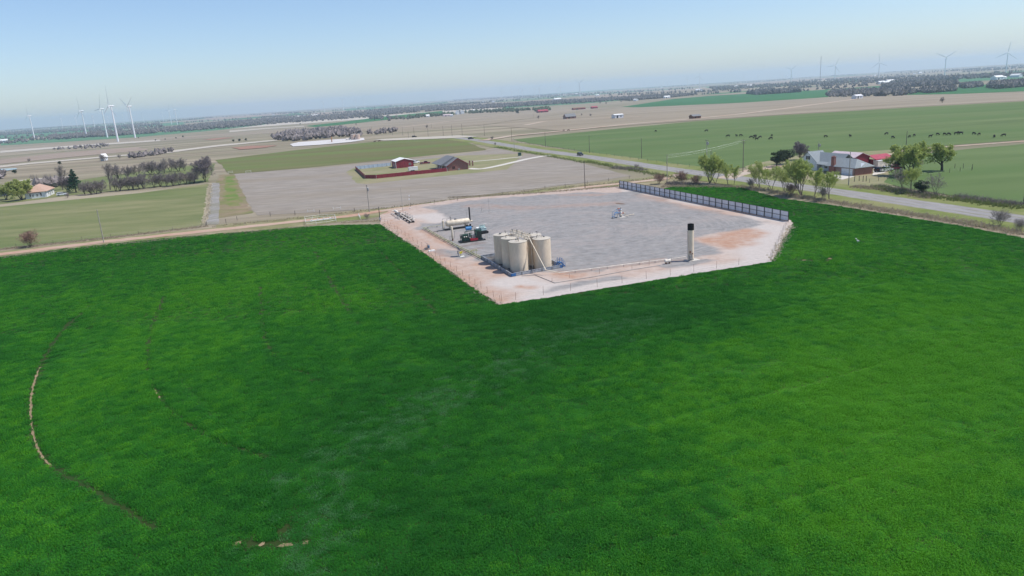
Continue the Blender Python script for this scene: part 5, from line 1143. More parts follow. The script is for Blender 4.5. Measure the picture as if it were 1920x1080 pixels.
hub = MB(); hub.loft([(0, -3.9, 0), (0, -4.6, 0), (0, -5.9, 0), (0, -6.6, 0)], [1.2, 1.5, 1.2, .2], 12); hub_me = hub.mesh('hub', M['turbine'], True)
def turbine(hx, hy, bx, by, phase, label, group, hub_h=80.0):
    ln = math.hypot(hx-bx, hy-by); d = FPX*hub_h/ln/1.0; d3 = ray(bx, by); dh = math.hypot(d3.x, d3.y)
    # distance from apparent size; direction from the base pixel
    f = math.hypot((bx-960)/FPX, 1); dist = d*f*.985
    x, y = d3.x/dh*dist, d3.y/dh*dist
    r = copy_thing(TURB0, (x, y, hgt(x, y)), R_(-42)+math.pi*0, 1.0, label, group)
    r.rotation_euler = (0, 0, R_(-42))
    hb_ = link('hub', hub_me, r); hb_.location = (0, 0, 80)
    for k in range(3):
        b = link('blade', blade_me, hb_); b.location = (0, -5.2, 0); b.rotation_euler = (0, R_(phase+120*k), 0)
    return r
near_l = [(59, 226, 66, 265, 10), (155, 213, 163, 258, 0), (194, 206, 201, 256, 25), (208, 201, 221, 263, 5), (241, 202, 253, 256, 60)]
NL = ('wind turbine standing apart, outermost of the near cluster beyond the dry pasture', 'near wind turbine alone between the outlying one and the close pair', 'near wind turbine just behind the tallest of the near cluster', 'tallest wind turbine of the near cluster, with a pale track at its foot', 'near wind turbine at the grove end of the near cluster')
for q, l in zip(near_l, NL): turbine(*q, l, 'near wind turbines beyond the dry pasture')
for q in [(117, 222, 118, 240, 0), (132, 228, 133.5, 240, 40), (143, 225, 146, 243, 20), (174, 220, 178, 240, 80), (203, 224, 205, 238, 10), (230, 217, 233, 233, 55), (318, 211, 322, 235, 30), (330, 209, 333, 235, 95), (268, 213, 269.5, 228, 100), (305, 209, 306, 224, 15),
          (606, 190, 608, 208, 30), (643, 189, 644.5, 207, 70), (667, 187, 668, 203, 5), (682, 183, 683, 200, 0), (866, 177, 866.5, 192, 20), (941, 167, 941.5, 183, 0), (959, 169, 960, 184, 20), (972, 166, 972.5, 180, 50), (979, 166, 979.5, 180, 80), (1002, 166, 1002.5, 178, 100), (1011.5, 166, 1012, 184, 55), (1051.5, 166, 1052, 184, 0), (1088, 161, 1088, 184, 60),
          (1208, 153, 1208, 164, 60), (1201, 154, 1201, 165, 20), (1219, 153, 1219, 163, 90), (1252, 150, 1252, 162, 60), (1289, 148, 1289, 163, 0), (1395, 139, 1395, 152, 75), (1421, 139, 1421.5, 152, 60), (1467, 137, 1467, 147, 30), (1476, 136, 1476, 146, 90)]:
    turbine(*q, 'small hazy wind turbine far off behind the near turbine cluster' if q[0] < 400 else 'faint wind turbine on the horizon above the bare grove' if q[0] < 700 else 'small wind turbine on the horizon above the barns and lone ranch house' if q[0] < 1150 else 'tiny wind turbine on the horizon above the far green strip' if q[0] < 1350 else 'tiny wind turbine on the horizon near the thin radio tower', 'distant wind turbines on the horizon')
turbine(1311, 146.5, 1311.5, 167, 10, 'mid distance wind turbine over the green strip, blades almost upright', 'turbines beyond the cattle pasture')
turbine(1483, 134, 1483, 158, 55, 'mid distance wind turbine with two raised blades, next to the thin mast', 'turbines beyond the cattle pasture')
turbine(1566, 127, 1565, 155, 25, 'wind turbine with one blade tilted up right, between mast and white farm', 'turbines beyond the cattle pasture')
turbine(1647, 120.5, 1647, 150, -5, 'wind turbine standing above the white roofed farm', 'turbines beyond the cattle pasture')
turbine(1773, 110, 1771, 143, 58, 'large wind turbine with two blades raised in a wide V', 'turbines beyond the cattle pasture')
turbine(1887, 101, 1886, 136, 8, 'largest wind turbine over the pasture, one blade straight up', 'turbines beyond the cattle pasture')
for c in list(TURB0.children): bpy.data.objects.remove(c)
bpy.data.objects.remove(TURB0)
# thin guyed mast
dm = P(1537, 163); t = thing('radio_tower', 'tall thin guyed radio tower on the horizon between wind turbines', 'tower', dm, 0); hh = obj_h((1537, 163), (1536.5, 105))
for a in range(3): s = MB(); s.cyl((.8*math.cos(a*2.094), .8*math.sin(a*2.094), 0), (.8*math.cos(a*2.094), .8*math.sin(a*2.094), hh), .25, n=5); s.build('leg', M['galv'], t)
s = MB()
for k in range(30):
    z = hh*k/30; 
    for a in range(3): s.bar((.8*math.cos(a*2.094), .8*math.sin(a*2.094), z), (.8*math.cos(a*2.094+2.094), .8*math.sin(a*2.094+2.094), z+hh/30), .15)
s.build('lattice', M['galv'], t)
for a in range(3): s = MB(); s.cyl((0, 0, hh*.9), (50*math.cos(a*2.1+.4), 50*math.sin(a*2.1+.4), 0), .04, n=4); s.build('guy_wire', M['steel'], t)

# ================================================================== cattle
def make_cow(graze):
    vs, ed, rd = [], [], []
    def v(x, y, z, r, par=None):
        vs.append((x, y, z)); rd.append(r); 
        if par is not None: ed.append((par, len(vs)-1))
        return len(vs)-1
    p = v(-.75, 0, 1.05, (.27, .31)); b = v(-.3, 0, 1.0, (.33, .4), p); c = v(.2, 0, .98, (.34, .42), b); sh_ = v(.6, 0, 1.05, (.27, .36), c)
    if graze: n1 = v(.95, 0, .85, (.15, .2), sh_); hd = v(1.2, .05, .45, (.13, .15), n1); v(1.32, .05, .15, (.08, .09), hd)
    else: n1 = v(.95, 0, 1.25, (.15, .19), sh_); hd = v(1.2, 0, 1.42, (.13, .14), n1); v(1.5, 0, 1.25, (.08, .09), hd)
    for sy in (-1, 1):
        e = v(hd and vs[hd][0]-.08, sy*.2, vs[hd][2]+.12, (.05, .03), hd)
        k = v(.58, sy*.2, .72, (.11, .12), sh_); k2 = v(.6, sy*.2, .4, (.07, .07), k); k3 = v(.57, sy*.2, .1, (.05, .05), k2); v(.62, sy*.2, .02, (.06, .05), k3)
        k = v(-.68, sy*.2, .75, (.13, .17), p); k2 = v(-.82, sy*.2, .45, (.08, .08), k); k3 = v(-.78, sy*.2, .1, (.05, .05), k2); v(-.72, sy*.2, .02, (.06, .05), k3)
    tl_ = v(-1.02, 0, 1.12, (.05, .05), p); v(-1.1, 0, .55, (.035, .035), tl_)
    me = bpy.data.meshes.new('cow_body'); me.from_pydata(vs, ed, []); o = bpy.data.objects.new('cow_tmp', me); COL.objects.link(o)
    o.modifiers.new('s', 'SKIN'); 
    for i, r in enumerate(rd): me.skin_vertices[0].data[i].radius = r
    me.skin_vertices[0].data[0].use_root = True
    sb = o.modifiers.new('d', 'SUBSURF'); sb.levels = 1
    dg = bpy.context.evaluated_depsgraph_get(); out = bpy.data.meshes.new_from_object(o.evaluated_get(dg)); bpy.data.objects.remove(o)
    out.name = 'cow'; out.polygons.foreach_set('use_smooth', [True]*len(out.polygons)); return out
cow_a, cow_b = make_cow(True), make_cow(False)
for m_ in (cow_a, cow_b): m_.materials.clear(); m_.materials.append(M['hide'])
cow_c = cow_a.copy(); cow_c.materials.clear(); cow_c.materials.append(M['hide_brown'])
cows = [(1229.5, 247.5), (1324.5, 247), (1365, 257), (1381, 256.5), (1389, 256), (1408, 259), (1415.5, 257), (1415, 260), (1419, 263), (1425, 259), (1447, 256), (1445, 262), (1548, 258), (1594, 257.5), (1662, 253), (1674, 260), (1705, 258.5), (1714, 256), (1744.5, 258), (1758, 254), (1771, 254), (1779, 254), (1793, 253), (1801, 252.5), (1826, 253), (1835.5, 254), (1864, 258.5), (1881.5, 256)]
tail_on = {1758, 1771, 1779, 1826, 1674}
for i, q in enumerate(cows):
    lone = {1229.5: 'lone black cow nearest the paved road end of the green pasture', 1324.5: 'lone black cow above the crossarm poles in the green pasture', 1548: 'single black cow in the gap behind the farmhouse gable', 1594: 'single black cow in the pasture behind the pink roofed barn'}.get(q[0])
    g_ = i % 5 != 3; c = link('cow', cow_a if g_ else cow_b); c.location = P(*q)+V3(0, 0, .06); c.rotation_euler = (0, 0, (R_(-80) if int(q[0]) in tail_on else (TH+math.pi*rnd.choice((0, 1))+rnd.uniform(-.5, .5)))); s_ = rnd.uniform(1.0, 1.15); c.scale = (s_, s_, s_)
    tag(c, lone or ('black cow grazing in the herd beside the crossarm poles' if q[0] < 1500 else 'black cow in the herd strung out above the farm trees'), 'cow', 'black cattle in the green pasture' if not lone else 'black cattle in the green pasture')
for i, q in enumerate([(1057, 246), (1066, 245.5), (703, 267), (711.5, 266)]):
    c = link('cow', cow_c); c.location = P(*q)+V3(0, 0, .06); c.rotation_euler = (0, 0, TH+i*.4+2); tag(c, 'brown cow beside the pale section road' if i < 2 else 'brown cow on the edge of the olive pasture', 'cow', 'brown cattle on the dry ground')

# ================================================================== trees
def rdir_(r): 
    z = r.uniform(-1, 1); a = r.uniform(0, 6.283); q = math.sqrt(1-z*z); return V3(q*math.cos(a), q*math.sin(a), z)
def quad(mb, c, n, sz, r, asp=1.0):
    u = n.orthogonal().normalized(); u = Matrix.Rotation(r.uniform(0, 6.283), 3, n) @ u; w = n.cross(u)
    mb.add([c-u*sz-w*sz*asp*.3, c+u*sz*.2-w*sz*asp, c+u*sz+w*sz*asp*.2, c-u*sz*.3+w*sz*asp], [(0, 1, 2, 3)])
def ribbon(mb, a, b, w, r):
    d = (b-a); n = d.cross(rdir_(r)); 
    if n.length < 1e-5: return
    n = n.normalized()*w; m = (a+b)/2+rdir_(r)*d.length*.06
    mb.add([a-n, a+n, m+n*.8, m-n*.8, b], [(0, 1, 2, 3), (3, 2, 4)])
def tree_mesh(seed, h, stems=1, clear=.2, spread=.6, levels=4, up=.25, leaves=0, leaf=.22, twigs=6, tw=.022, trunk_m='bark', crown_m='leaf', r0=None, nb=(5, 4, 3), droop=0.0):
    """limbs leave their parent along its length; the last order carries twigs (and leaves)"""
    r = random.Random(seed); tk, cr, tg = MB(), MB(), MB(); r0 = r0 or h*.022
    def branch(p, d, L, rad_, lv):
        pts = [p]; nseg = (4, 3, 2, 1)[min(lv, 3)]; q = p
        for k in range(nseg):
            d = (d+rdir_(r)*(.13 if lv == 0 else .22)+V3(0, 0, up*.3-droop*lv*.14)).normalized(); e = q+d*L/nseg; ra = rad_*(1-.6*k/nseg); rb = rad_*(1-.6*(k+1)/nseg)
            if lv < levels-1: tk.cyl(q, e, ra, rb, 6 if lv < 2 else 4, False)
            else: ribbon(tg, q, e, max(tw, rb), r)
            q = e; pts.append(e)
        def at(t):
            t *= nseg; i = min(nseg-1, int(t)); return pts[i].lerp(pts[i+1], t-i)
        if lv >= levels-1:
            for _ in range(twigs):
                s_ = at(r.uniform(.1, 1)); dd = (d*.7+rdir_(r)*.9+V3(0, 0, .12-droop)).normalized(); e = s_+dd*L*r.uniform(.5, 1.1); ribbon(tg, s_, e, tw, r)
                for _k in range(leaves):
                    c = s_.lerp(e, r.uniform(.1, 1.1))+rdir_(r)*leaf*1.3; quad(cr, c, (rdir_(r)+V3(0, 0, .4)).normalized(), leaf*r.uniform(.45, 1.15), r, .8)
            return
        n = nb[min(lv, len(nb)-1)]; a0 = r.random()*6.28
        for k in range(n):
            t_ = (clear if lv == 0 else .25)+(1-(clear if lv == 0 else .25))*(k+r.random())/n; base = at(min(1, t_)); a = a0+2.4*k+r.uniform(-.4, .4)
            side = Matrix.Rotation(a, 3, d) @ d.orthogonal().normalized()
            dd = (d*(1-spread*.6)+side*spread*r.uniform(.8, 1.25)+V3(0, 0, up)).normalized()
            branch(base, dd, L*r.uniform(.5, .72)*(1.15-.4*t_), rad_*.5*(1.2-.5*t_), lv+1)
        branch(pts[-1], d, L*.45, rad_*.4, lv+1)
    for k in range(stems):
        a = r.random()*6.283+k*6.283/stems; lean = .0 if stems == 1 else .32+.15*r.random()
        d = V3(math.cos(a)*lean, math.sin(a)*lean, 1).normalized()
        branch(V3(math.cos(a), math.sin(a), 0)*(.0 if stems == 1 else .2), d, h*.7*r.uniform(.8, 1.05), r0*(1 if stems == 1 else .62), 0)
    zs = sorted(v[2] for v in (tg.v+cr.v)); k = h/zs[int(len(zs)*.995)]
    for m_ in (tk, cr, tg): m_.v = [(a*k, b*k, max(0, c*k)) for a, b, c in m_.v]
    if leaves:
        cr.add(tg.v, tg.f); return tk.mesh('trunk', M[trunk_m]), cr.mesh('crown', M[crown_m])
    return tk.mesh('trunk', M[trunk_m]), tg.mesh('crown', M[crown_m])
def ever_mesh(seed, h, w, kind, crown_m, n=1500, sz=.3):
    r = random.Random(seed); tk, cr = MB(), MB(); tk.cyl((0, 0, 0), (0, 0, h*.8), h*.028, h*.008, 7, False)
    lobes = []
    if kind == 'juniper':
        for k in range(13): a = r.uniform(0, 6.28); d = w*.5*math.sqrt(r.random())*.75; lobes.append((V3(d*math.cos(a), d*math.sin(a), h*r.uniform(.3, .85)), r.uniform(.16, .28)*w, r.uniform(.5, .8)))
    else:
        for k in range(26):
            f = k/26; z = h*(.16+.82*f); a = k*2.4; d = w*.5*(1-f)**.8*.62; lobes.append((V3(d*math.cos(a), d*math.sin(a), z), max(.3, w*.24*(1-f)+.3), .55))
            tk.cyl((0, 0, z*.98), (d*math.cos(a), d*math.sin(a), z), .05, .02, 4, False)
    for c, rr, fl in lobes:
        if kind == 'juniper': tk.cyl((0, 0, c.z*.35), c, .09, .03, 4, False)
        for _ in range(n//len(lobes)):
            d = rdir_(r); k = rr*(.55+.5*r.random()); p = c+V3(d.x*k, d.y*k, d.z*k*fl)
            quad(cr, p, (d+rdir_(r)*.6).normalized(), sz*r.uniform(.5, 1.2), r, .55)
    return tk.mesh('trunk', M['bark_dark']), cr.mesh('crown', M[crown_m])
def plant(meshes, name, label, q, s=1.0, rz=None, group=None, cat='tree'):
    t = thing(name, label, cat, P(*q) if not isinstance(q, Vector) else q, rnd.uniform(0, 6.28) if rz is None else rz, group, s)
    link('trunk', meshes[0], t); link('crown', meshes[1], t); return t
SPR = [tree_mesh(11, 10, 4, .3, .5, 4, .32, 5, .15, 6, r0=.26), tree_mesh(12, 10, 2, .25, .45, 4, .36, 4, .15, 5, r0=.2), tree_mesh(13, 10, 2, .25, .6, 4, .28, 5, .16, 6, r0=.26), tree_mesh(14, 10, 3, .25, .5, 4, .34, 3, .14, 5, crown_m='leaf_yellow', r0=.2)]
BIG = [tree_mesh(21, 10, 3, .3, .72, 4, .2, 8, .2, 6, r0=.5, trunk_m='bark_dark', nb=(5, 4, 4)), tree_mesh(22, 10, 1, .28, .8, 4, .2, 8, .2, 6, r0=.5, trunk_m='bark_dark', nb=(7, 4, 4))]
WIL = tree_mesh(31, 10, 3, .3, .75, 4, .18, 9, .2, 6, crown_m='leaf_yellow', droop=.25, trunk_m='bark_dark', r0=.42, nb=(5, 4, 4))
BAR = [tree_mesh(41+i, 6.2, 2+i % 2*2, .22, .75, 4, .2, 0, .2, 12, .026, 'bark_dark', ('twig', 'twig_purple', 'twig', 'twig_purple')[i], r0=.24, nb=(6, 4, 3) if i % 2 == 0 else (5, 4, 3)) for i in range(4)]
BARB = [tree_mesh(51, 10, 6, .15, .6, 4, .25, 0, .2, 12, .035, 'bark_dark', 'twig_purple', r0=.2, nb=(6, 4, 4)), tree_mesh(52, 10, 1, .3, .5, 4, .35, 0, .2, 9, .025, 'bark', 'twig', nb=(8, 4, 3)), tree_mesh(53, 10, 2, .25, .7, 4, .22, 0, .2, 8, .024, 'bark', 'twig', nb=(5, 4, 3))]
BUS = [tree_mesh(61, 4, 7, .15, .7, 3, .18, 0, .2, 9, .016, 'bark_dark', 'twig_red', r0=.06, nb=(6, 5)), tree_mesh(62, 4, 6, .15, .7, 3, .16, 0, .2, 8, .016, 'bark', 'twig', r0=.05, nb=(6, 5))]
JUN = [ever_mesh(71, 6, 6, 'juniper', 'needle', 2600, .24), ever_mesh(72, 5, 6.5, 'juniper', 'needle', 2200, .24)]
PIN = ever_mesh(75, 12, 8, 'pine', 'pine', 3200, .3)
# road side row
plant(SPR[0], 'leafing_willow', 'broad light green willow at the corner of the paved road', (1331, 343), 1.02)
plant(SPR[2], 'leafing_tree', 'leafing tree leaning out beside the broad willow', (1341, 344.5), .8)
plant(SPR[1], 'young_tree', 'slim sparse tree by a gate post between the willow and pole', (1365, 346), .72)
plant(SPR[1], 'young_tree', 'slim bright tree next to the sparse one by the gate post', (1376, 347), .66)
plant(SPR[3], 'leafing_tree', 'thin grey green tree opening the long row by the road', (1425, 354), .88)
plant(SPR[2], 'leafing_tree', 'rounded yellow green tree second in the long roadside row', (1447, 356), .74)
plant(SPR[3], 'leafing_tree', 'spindly tree between the rounded one and the largest in the row', (1472, 361), .78)
plant(SPR[0], 'leafing_tree', 'largest open crowned tree of the long roadside row', (1503, 367), 1.08)
plant(SPR[1], 'leafing_tree', 'upright tree next to the largest in the roadside row', (1527, 369), .85)
plant(SPR[2], 'leafing_tree', 'last rounded tree of the roadside row before the open road', (1555, 374), .80)
for q, s, l in (((1278, 345), 1.15, 'reddish bare sapling by the pale pole and broad willow'), ((1235, 345), .95, 'small sprouting bush at the end of the screening wall'), ((1305, 347), .9, 'reddish bush at the foot of the broad willow'), ((1410, 353), .8, 'grey bush before the long roadside row'), ((1485, 366), .9, 'dark brushy undergrowth beneath the largest roadside tree'), ((1540, 373), .8, 'brushy undergrowth beneath the last roadside trees')):
    plant(BUS[0 if s > .85 else 1], 'bare_bush', l, q, s, cat='bush')
plant(JUN[0], 'juniper_tree', 'wide dark evergreen beside the farm drive', (1456, 313), 1.1); plant(JUN[1], 'juniper_tree', 'dark evergreen joined to the wide one at the farmhouse end', (1474, 308), 1.2)
plant(BARB[0], 'bare_tree', 'dense grey bare tree behind the white gable of the farmhouse', (1500, 300), .75)
plant(BIG[0], 'cottonwood', 'big spreading cottonwood with dark limbs in the farmyard', (1704, 329), 1.05)
plant(BIG[1], 'cottonwood', 'thick trunked tree standing on its own shade in the pasture', (1766, 320), .92)
plant(JUN[1], 'juniper_tree', 'low dark evergreen under the big farmyard cottonwood', (1686, 316), .95)
plant(BARB[2], 'bare_tree', 'thin grey bare tree on the brushy road bank', (1694, 358), .66)
plant(SPR[2], 'leafing_tree', 'small yellow green tree on the brushy road bank', (1709, 361), .72)
plant(JUN[0], 'juniper_tree', 'bushy dark evergreen on the road bank between two trees', (1728, 364), .72)
plant(BARB[2], 'bare_tree', 'forked bare tree at the open end of the road bank', (1755, 368), .64)
plant(BUS[1], 'bare_bush', 'bare grey bush on the near verge of the paved road', (1876, 423), .95, cat='bush'); plant(BUS[1], 'bare_bush', 'small brown bush on the wheat side verge opposite the thick pole', (1914, 433), .7, cat='bush')
plant(BUS[0], 'bare_bush', 'round red brown bare bush by the red dirt road', (57, 463), 1.25, cat='bush')
plant(BUS[1], 'bare_bush', 'grey thorn bush at the white pipe stand', (688, 411), .45, cat='bush')
# orchard and left house trees
orch = [(160, 364.5), (172, 364.5), (180, 364), (190, 362), (216.6, 359), (224.6, 358), (242, 356), (250, 355.5), (262, 354.5), (270, 354), (289, 351.5), (301, 350), (312, 349), (325, 349), (337, 347), (348, 345), (356, 345), (364, 344)]
orch2 = [(238, 334), (259.6, 332), (282, 327), (289, 327), (297, 327), (320, 321.5), (335, 321.5), (347, 320.5), (222, 335), (308, 325)]
for i, q in enumerate(orch): plant(BAR[i % 4], 'orchard_tree', ('bare orchard tree on the pasture edge between pine and tall bare tree' if q[0] < 200 else 'bare orchard tree on the pasture edge past the tall bare tree' if q[0] < 275 else 'bare orchard tree on the pasture edge toward the huge purple grey tree'), q, rnd.uniform(1.0, 1.3), group='front orchard row')
for i, q in enumerate(orch2): plant(BAR[(i+1) % 4], 'orchard_tree', 'bare orchard tree in the row set behind, against dry grass', q, rnd.uniform(1.1, 1.4), group='back orchard row')
plant(BARB[0], 'bare_tree', 'huge dense purple grey bare tree at the lane end of the orchard', (385, 341), 1.28)
plant(BARB[1], 'bare_tree', 'tall bare tree rising out of the orchard middle', (207, 356), 1.35); plant(BARB[1], 'bare_tree', 'tall bare tree behind the white house roof', (118, 356), 1.3)
plant(BARB[0], 'bare_tree', 'broad bare tree between white house and pine', (128, 360), .8); plant(BARB[2], 'bare_tree', 'low bare tree next to the tall one behind the white house', (98, 351), .75); plant(BARB[2], 'bare_tree', 'low bare tree in the hedge behind the willow', (72, 349), .7)
plant(WIL, 'willow_tree', 'big yellow green willow next to the white garden shed', (41, 375), 1.0); plant(WIL, 'willow_tree', 'smaller yellow green tree beside the blue grey parked car', (12, 374.5), .8)
plant(SPR[3], 'leafing_tree', 'thin leafing tree beyond the yellow green willow', (-14, 373), .8)
plant(PIN, 'pine_tree', 'dark green pine among bare trees by the white house', (143, 361), 1.02)
plant(BUS[1], 'garden_shrub', 'low shrub on the lawn below the pine', (126, 371), .6, cat='shrub')
# lone trees further out
for q, s, l in (((922, 262.5), .75, 'grey bare bush by the junction with the dark car'), ((928, 272.5), .5, 'grey bush on the road verge past the junction'), ((1194, 317), .55, 'scrubby bush on the near road verge'), ((54, 304), 1.0, 'wide bare tree on the dry pasture'), ((194, 301.5), 1.5, 'bare tree above the small white outbuilding'), ((225, 297.5), 1.0, 'bare tree standing apart from the small white outbuilding')):
    plant(BUS[1], 'bare_bush', l, q, s, cat='bush')
lone = [(970, 213.5, 1.6, 'J'), (28, 326, .6, 'J'), (112, 309, .6, 'J'), (438, 266, .6, 'J'), (449, 265.5, .7, 'J'), (461, 264.5, .7, 'J'), (343, 258, .9, 'J'), (292, 264, .6, 'J'), (310, 262, .5, 'J'), (330, 260, .6, 'J'), (563, 233.5, .7, 'J'), (668, 235, .8, 'B'), (800, 240.5, .8, 'B'), (1010, 223, .9, 'B'), (1090, 217, .6, 'B'), (1108, 218.5, .7, 'B'), (1125, 195, 1.3, 'B'), (1137, 195.5, 1.2, 'B'), (1767, 193.5, 1.0, 'B'), (1720, 316, .7, 'B'), (260, 259, .6, 'J'), (735, 202, .9, 'B'), (1165, 192, 1.2, 'B'), (1180, 190, 1.0, 'J'), (924, 209.5, .9, 'J'), (918, 210, .8, 'J'), (945, 209, 1.0, 'B'), (880, 213, .8, 'B')]
for a, b, s, k in lone: plant(JUN[0] if k == 'J' else BAR[0], 'field_tree', 'small dark evergreen dotted on the far dry fields' if k == 'J' else 'small bare tree dotted on the far fields', (a, b), s, group='far evergreens' if k == 'J' else 'far bare trees')

# ================================================================== woods too far to count
def woods(label_name, polys, n, hmin, hmax, m, seed):
    r = random.Random(seed); mb = MB(); rr = np.random.default_rng(seed)
    for poly in polys:
        w = [(p.x, p.y) for p in (px(*poly) if not isinstance(poly[0], Vector) else poly)]; xs = [p[0] for p in w]; ys = [p[1] for p in w]; got = 0
        while got < n:
            X = rr.uniform(min(xs), max(xs), 4000); Y = rr.uniform(min(ys), max(ys), 4000); k = inpoly(X, Y, w) & (vnoise(X, Y, 160) > .15)
            if not k.any(): break
            for x, y in zip(X[k][:n-got], Y[k][:n-got]):
                h = r.uniform(hmin, hmax); z = hgt(x, y)
                for j in range(2):
                    c = V3(x+r.uniform(-2, 2), y+r.uniform(-2, 2), z+h*(.45+.2*j)); vs = []
                    for a in range(6): vs.append(c+V3(math.cos(a*1.047)*h*.42*r.uniform(.6, 1.3), math.sin(a*1.047)*h*.42*r.uniform(.6, 1.3), h*r.uniform(-.45, .1)))
                    vs += [c+V3(r.uniform(-1, 1), r.uniform(-1, 1), h*r.uniform(.25, .5)), c-V3(0, 0, h*.55)]
                    mb.add(vs, [(a, (a+1) % 6, 6) for a in range(6)]+[((a+1) % 6, a, 7) for a in range(6)])
                got += 1
    o = mb.build(label_name, M[m]); o['kind'] = 'stuff'
woods('river_woods', [[(90, 258), (200, 251), (290, 245), (290, 250), (200, 256), (95, 261)], [(290, 244), (380, 233), (460, 227), (600, 218), (600, 224), (470, 237), (380, 244), (300, 250)], [(500, 226), (620, 217), (740, 206), (830, 200), (830, 207), (730, 215), (620, 226), (510, 232)], [(830, 202), (960, 195), (1080, 188), (1200, 182), (1200, 186), (1080, 194), (960, 201), (835, 208)], [(1150, 187), (1250, 180), (1260, 183), (1180, 189)], [(1200, 182), (1262, 181), (1300, 178), (1250, 184)]], 1900, 6, 11, 'woods', 5)
woods('shelter_belt', [[(1549, 182), (1560, 172), (1700, 168), (1720, 174), (1690, 180)], [(1720, 172), (1790, 168), (1790, 171), (1740, 175)], [(1800, 163), (1840, 160), (1840, 163), (1810, 166)]], 480, 7, 11, 'woods', 6)
woods('distant_woods', [[(1330, 165), (1500, 157), (1640, 150), (1640, 153), (1500, 162), (1340, 170)], [(1640, 152), (1780, 146), (1920, 139), (1920, 143), (1780, 150), (1660, 157)], [(1650, 163), (1780, 157), (1800, 158), (1680, 165)], [(0, 250), (140, 243), (300, 232), (300, 235), (140, 247), (0, 255)], [(850, 186), (1000, 178), (1150, 172), (1300, 165), (1300, 168), (1000, 183), (850, 190)], [(1850, 164), (1920, 158), (1920, 163), (1870, 167)], [(1400, 176), (1500, 171), (1500, 173), (1420, 178)]], 700, 8, 14, 'woods', 7)
strips = []; fr = random.Random(31)
for i in range(70):
    r = 2600*math.exp(fr.uniform(0, 1.5)); a = R_(fr.uniform(-42, 42)); c = V2(r*math.sin(a), r*math.cos(a)); L = fr.uniform(300, 1500); w = fr.uniform(30, 120); u = GX.xy if fr.random() < .75 else GY.xy; u = (u+V2(fr.uniform(-.3, .3), fr.uniform(-.3, .3))).normalized(); n = V2(-u.y, u.x)
    strips.append([c-u*L/2-n*w/2, c+u*L/2-n*w/2, c+u*L/2+n*w/2, c-u*L/2+n*w/2])
woods('distant_tree_lines', strips, 70, 7, 12, 'woods', 17)
woods('bare_grove', [[(510, 262), (540, 250), (600, 246), (640, 243), (670, 250), (680, 256), (620, 259), (545, 266)]], 480, 5, 9, 'twigmass', 8)
woods('farm_grove', [[(735, 223), (800, 216), (850, 213), (852, 216), (800, 220), (740, 226)], [(870, 211), (960, 205), (1000, 206), (960, 210), (880, 213)], [(1000, 206), (1030, 204), (1030, 208), (1005, 210)]], 110, 6, 10, 'woods_green', 9)
woods('scrub_thicket', [[(240, 295), (300, 286), (330, 284), (300, 290), (245, 298)], [(90, 281), (160, 274), (205, 272), (205, 277), (140, 280)], [(690, 250), (720, 246), (745, 244), (740, 248), (700, 253)], [(60, 352), (100, 345), (118, 347), (100, 352)], [(-60, 335), (0, 330), (12, 330), (0, 336)]], 45, 3, 6, 'twigmass', 10)

# ================================================================== weeds and brush along edges
def weeds(name, lines, n, hmin, hmax, width, m, seed, clump=7):
    r = random.Random(seed); mb = MB()
    for ln in lines:
        w = px(*ln); segs = list(zip(w[:-1], w[1:])); tot = sum((b-a).length for a, b in segs)
        for a, b in segs:
            nn = V3(-(b-a).y, (b-a).x, 0).normalized()
            for _ in range(max(1, int(n*(b-a).length/tot))):
                p = a.lerp(b, r.random())+nn*r.gauss(0, width); h = r.uniform(hmin, hmax)*(.5+r.random()**2); p.z = .05
                for _k in range(clump):
                    d = (rdir_(r)*.6+V3(0, 0, 1)).normalized(); ribbon(mb, p+V3(r.uniform(-.2, .2), r.uniform(-.2, .2), 0), p+d*h*r.uniform(.6, 1.1), .035, r)
    o = mb.build(name, M[m]); o['kind'] = 'stuff'
weeds('dry_weeds', [[(716, 421), (800, 478), (880, 534), (935, 571)], [(640, 418), (712, 414)], [(1447, 491), (1460, 470), (1484, 424)]], 260, .3, .75, .5, 'straw', 3)
weeds('dry_weeds', [[(400, 425), (560, 410), (713, 392), (900, 368), (1160, 342), (1240, 333)], [(0, 468), (200, 447), (390, 424)], [(0, 484), (300, 450), (580, 426)], [(840, 371), (1000, 363), (1160, 350)]], 1500, .2, .5, 1.0, 'tuft', 4)
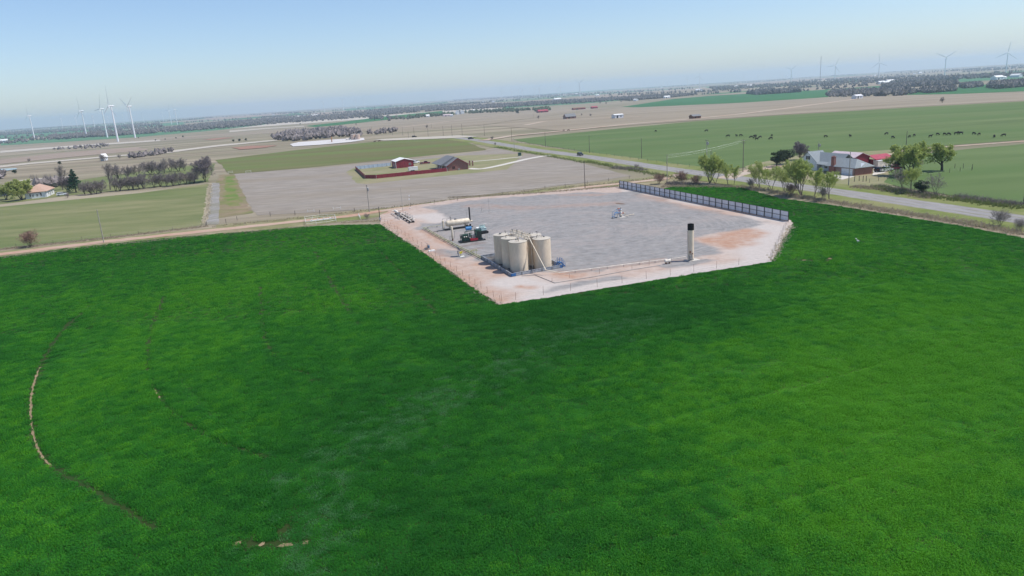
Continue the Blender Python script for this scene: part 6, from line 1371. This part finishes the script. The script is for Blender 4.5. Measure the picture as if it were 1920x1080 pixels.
weeds('dry_weeds', [[(1570, 380), (1700, 401), (1800, 416), (1920, 440)], [(1240, 350), (1400, 351), (1560, 380)], [(1600, 350), (1680, 358), (1750, 372)]], 1500, .4, .9, 1.3, 'tuft', 5)
weeds('green_brush', [[(1690, 362), (1750, 370), (1830, 380), (1915, 392)], [(1640, 352), (1700, 362)], [(1100, 303), (1200, 322), (1290, 338)], [(930, 276), (1030, 293), (1100, 306)]], 800, .5, 1.2, 1.2, 'tuft_green', 6)
weeds('grey_brush', [[(1640, 350), (1700, 361), (1760, 369)], [(1790, 370), (1915, 386)], [(1150, 315), (1210, 320)], [(1250, 345), (1310, 347)]], 420, .7, 1.5, 1.3, 'twig_pale', 7)
weeds('pale_strip_grass', [[(394, 345), (390, 400), (382, 422)]], 600, .3, .6, .6, 'straw', 8)
# farm fences
wire_fence('dark wooden pen posts beside the tall plain pole', px((1602, 341), (1611, 339.5), (1618, 341), (1624, 340.5)), 2.0, 1.9, 'wood', .12, (1.5,), name='post_fence')
wire_fence('weathered post fence across the farm front toward the pasture', px((1630, 343), (1680, 333), (1740, 329), (1800, 322), (1822, 320)), 4.5, 1.4, 'wood', .07, (.6, 1.1), name='post_fence')
wire_fence('dark post fence behind the shaded pasture tree', px((1790, 316), (1806, 316), (1823, 318)), 3, 1.8, 'wood', .09, (.6, 1.2), name='post_fence')
wire_fence('pasture fence along the far side of the paved road', px((970, 268), (1100, 286), (1250, 308), (1340, 319)), 9, 1.3, 'wood', .06, (.5, .9, 1.2), name='pasture_fence')

# ------------------------------------------------------------------ the air
hb = MB(); hb.box((0, 0, 55), (34000, 34000, 210))
hm = bpy.data.materials.new('haze'); hm.use_nodes = True; nt = hm.node_tree; nt.nodes.clear()
out = nt.nodes.new('ShaderNodeOutputMaterial'); pv = nt.nodes.new('ShaderNodeVolumePrincipled'); pv.inputs['Color'].default_value = (.68, .85, 1, 1)
pv.inputs['Density'].default_value = 1.0e-4; pv.inputs['Anisotropy'].default_value = .2
nt.links.new(pv.outputs[0], out.inputs['Volume'])
hz = hb.build('haze', hm); hz['kind'] = 'stuff'
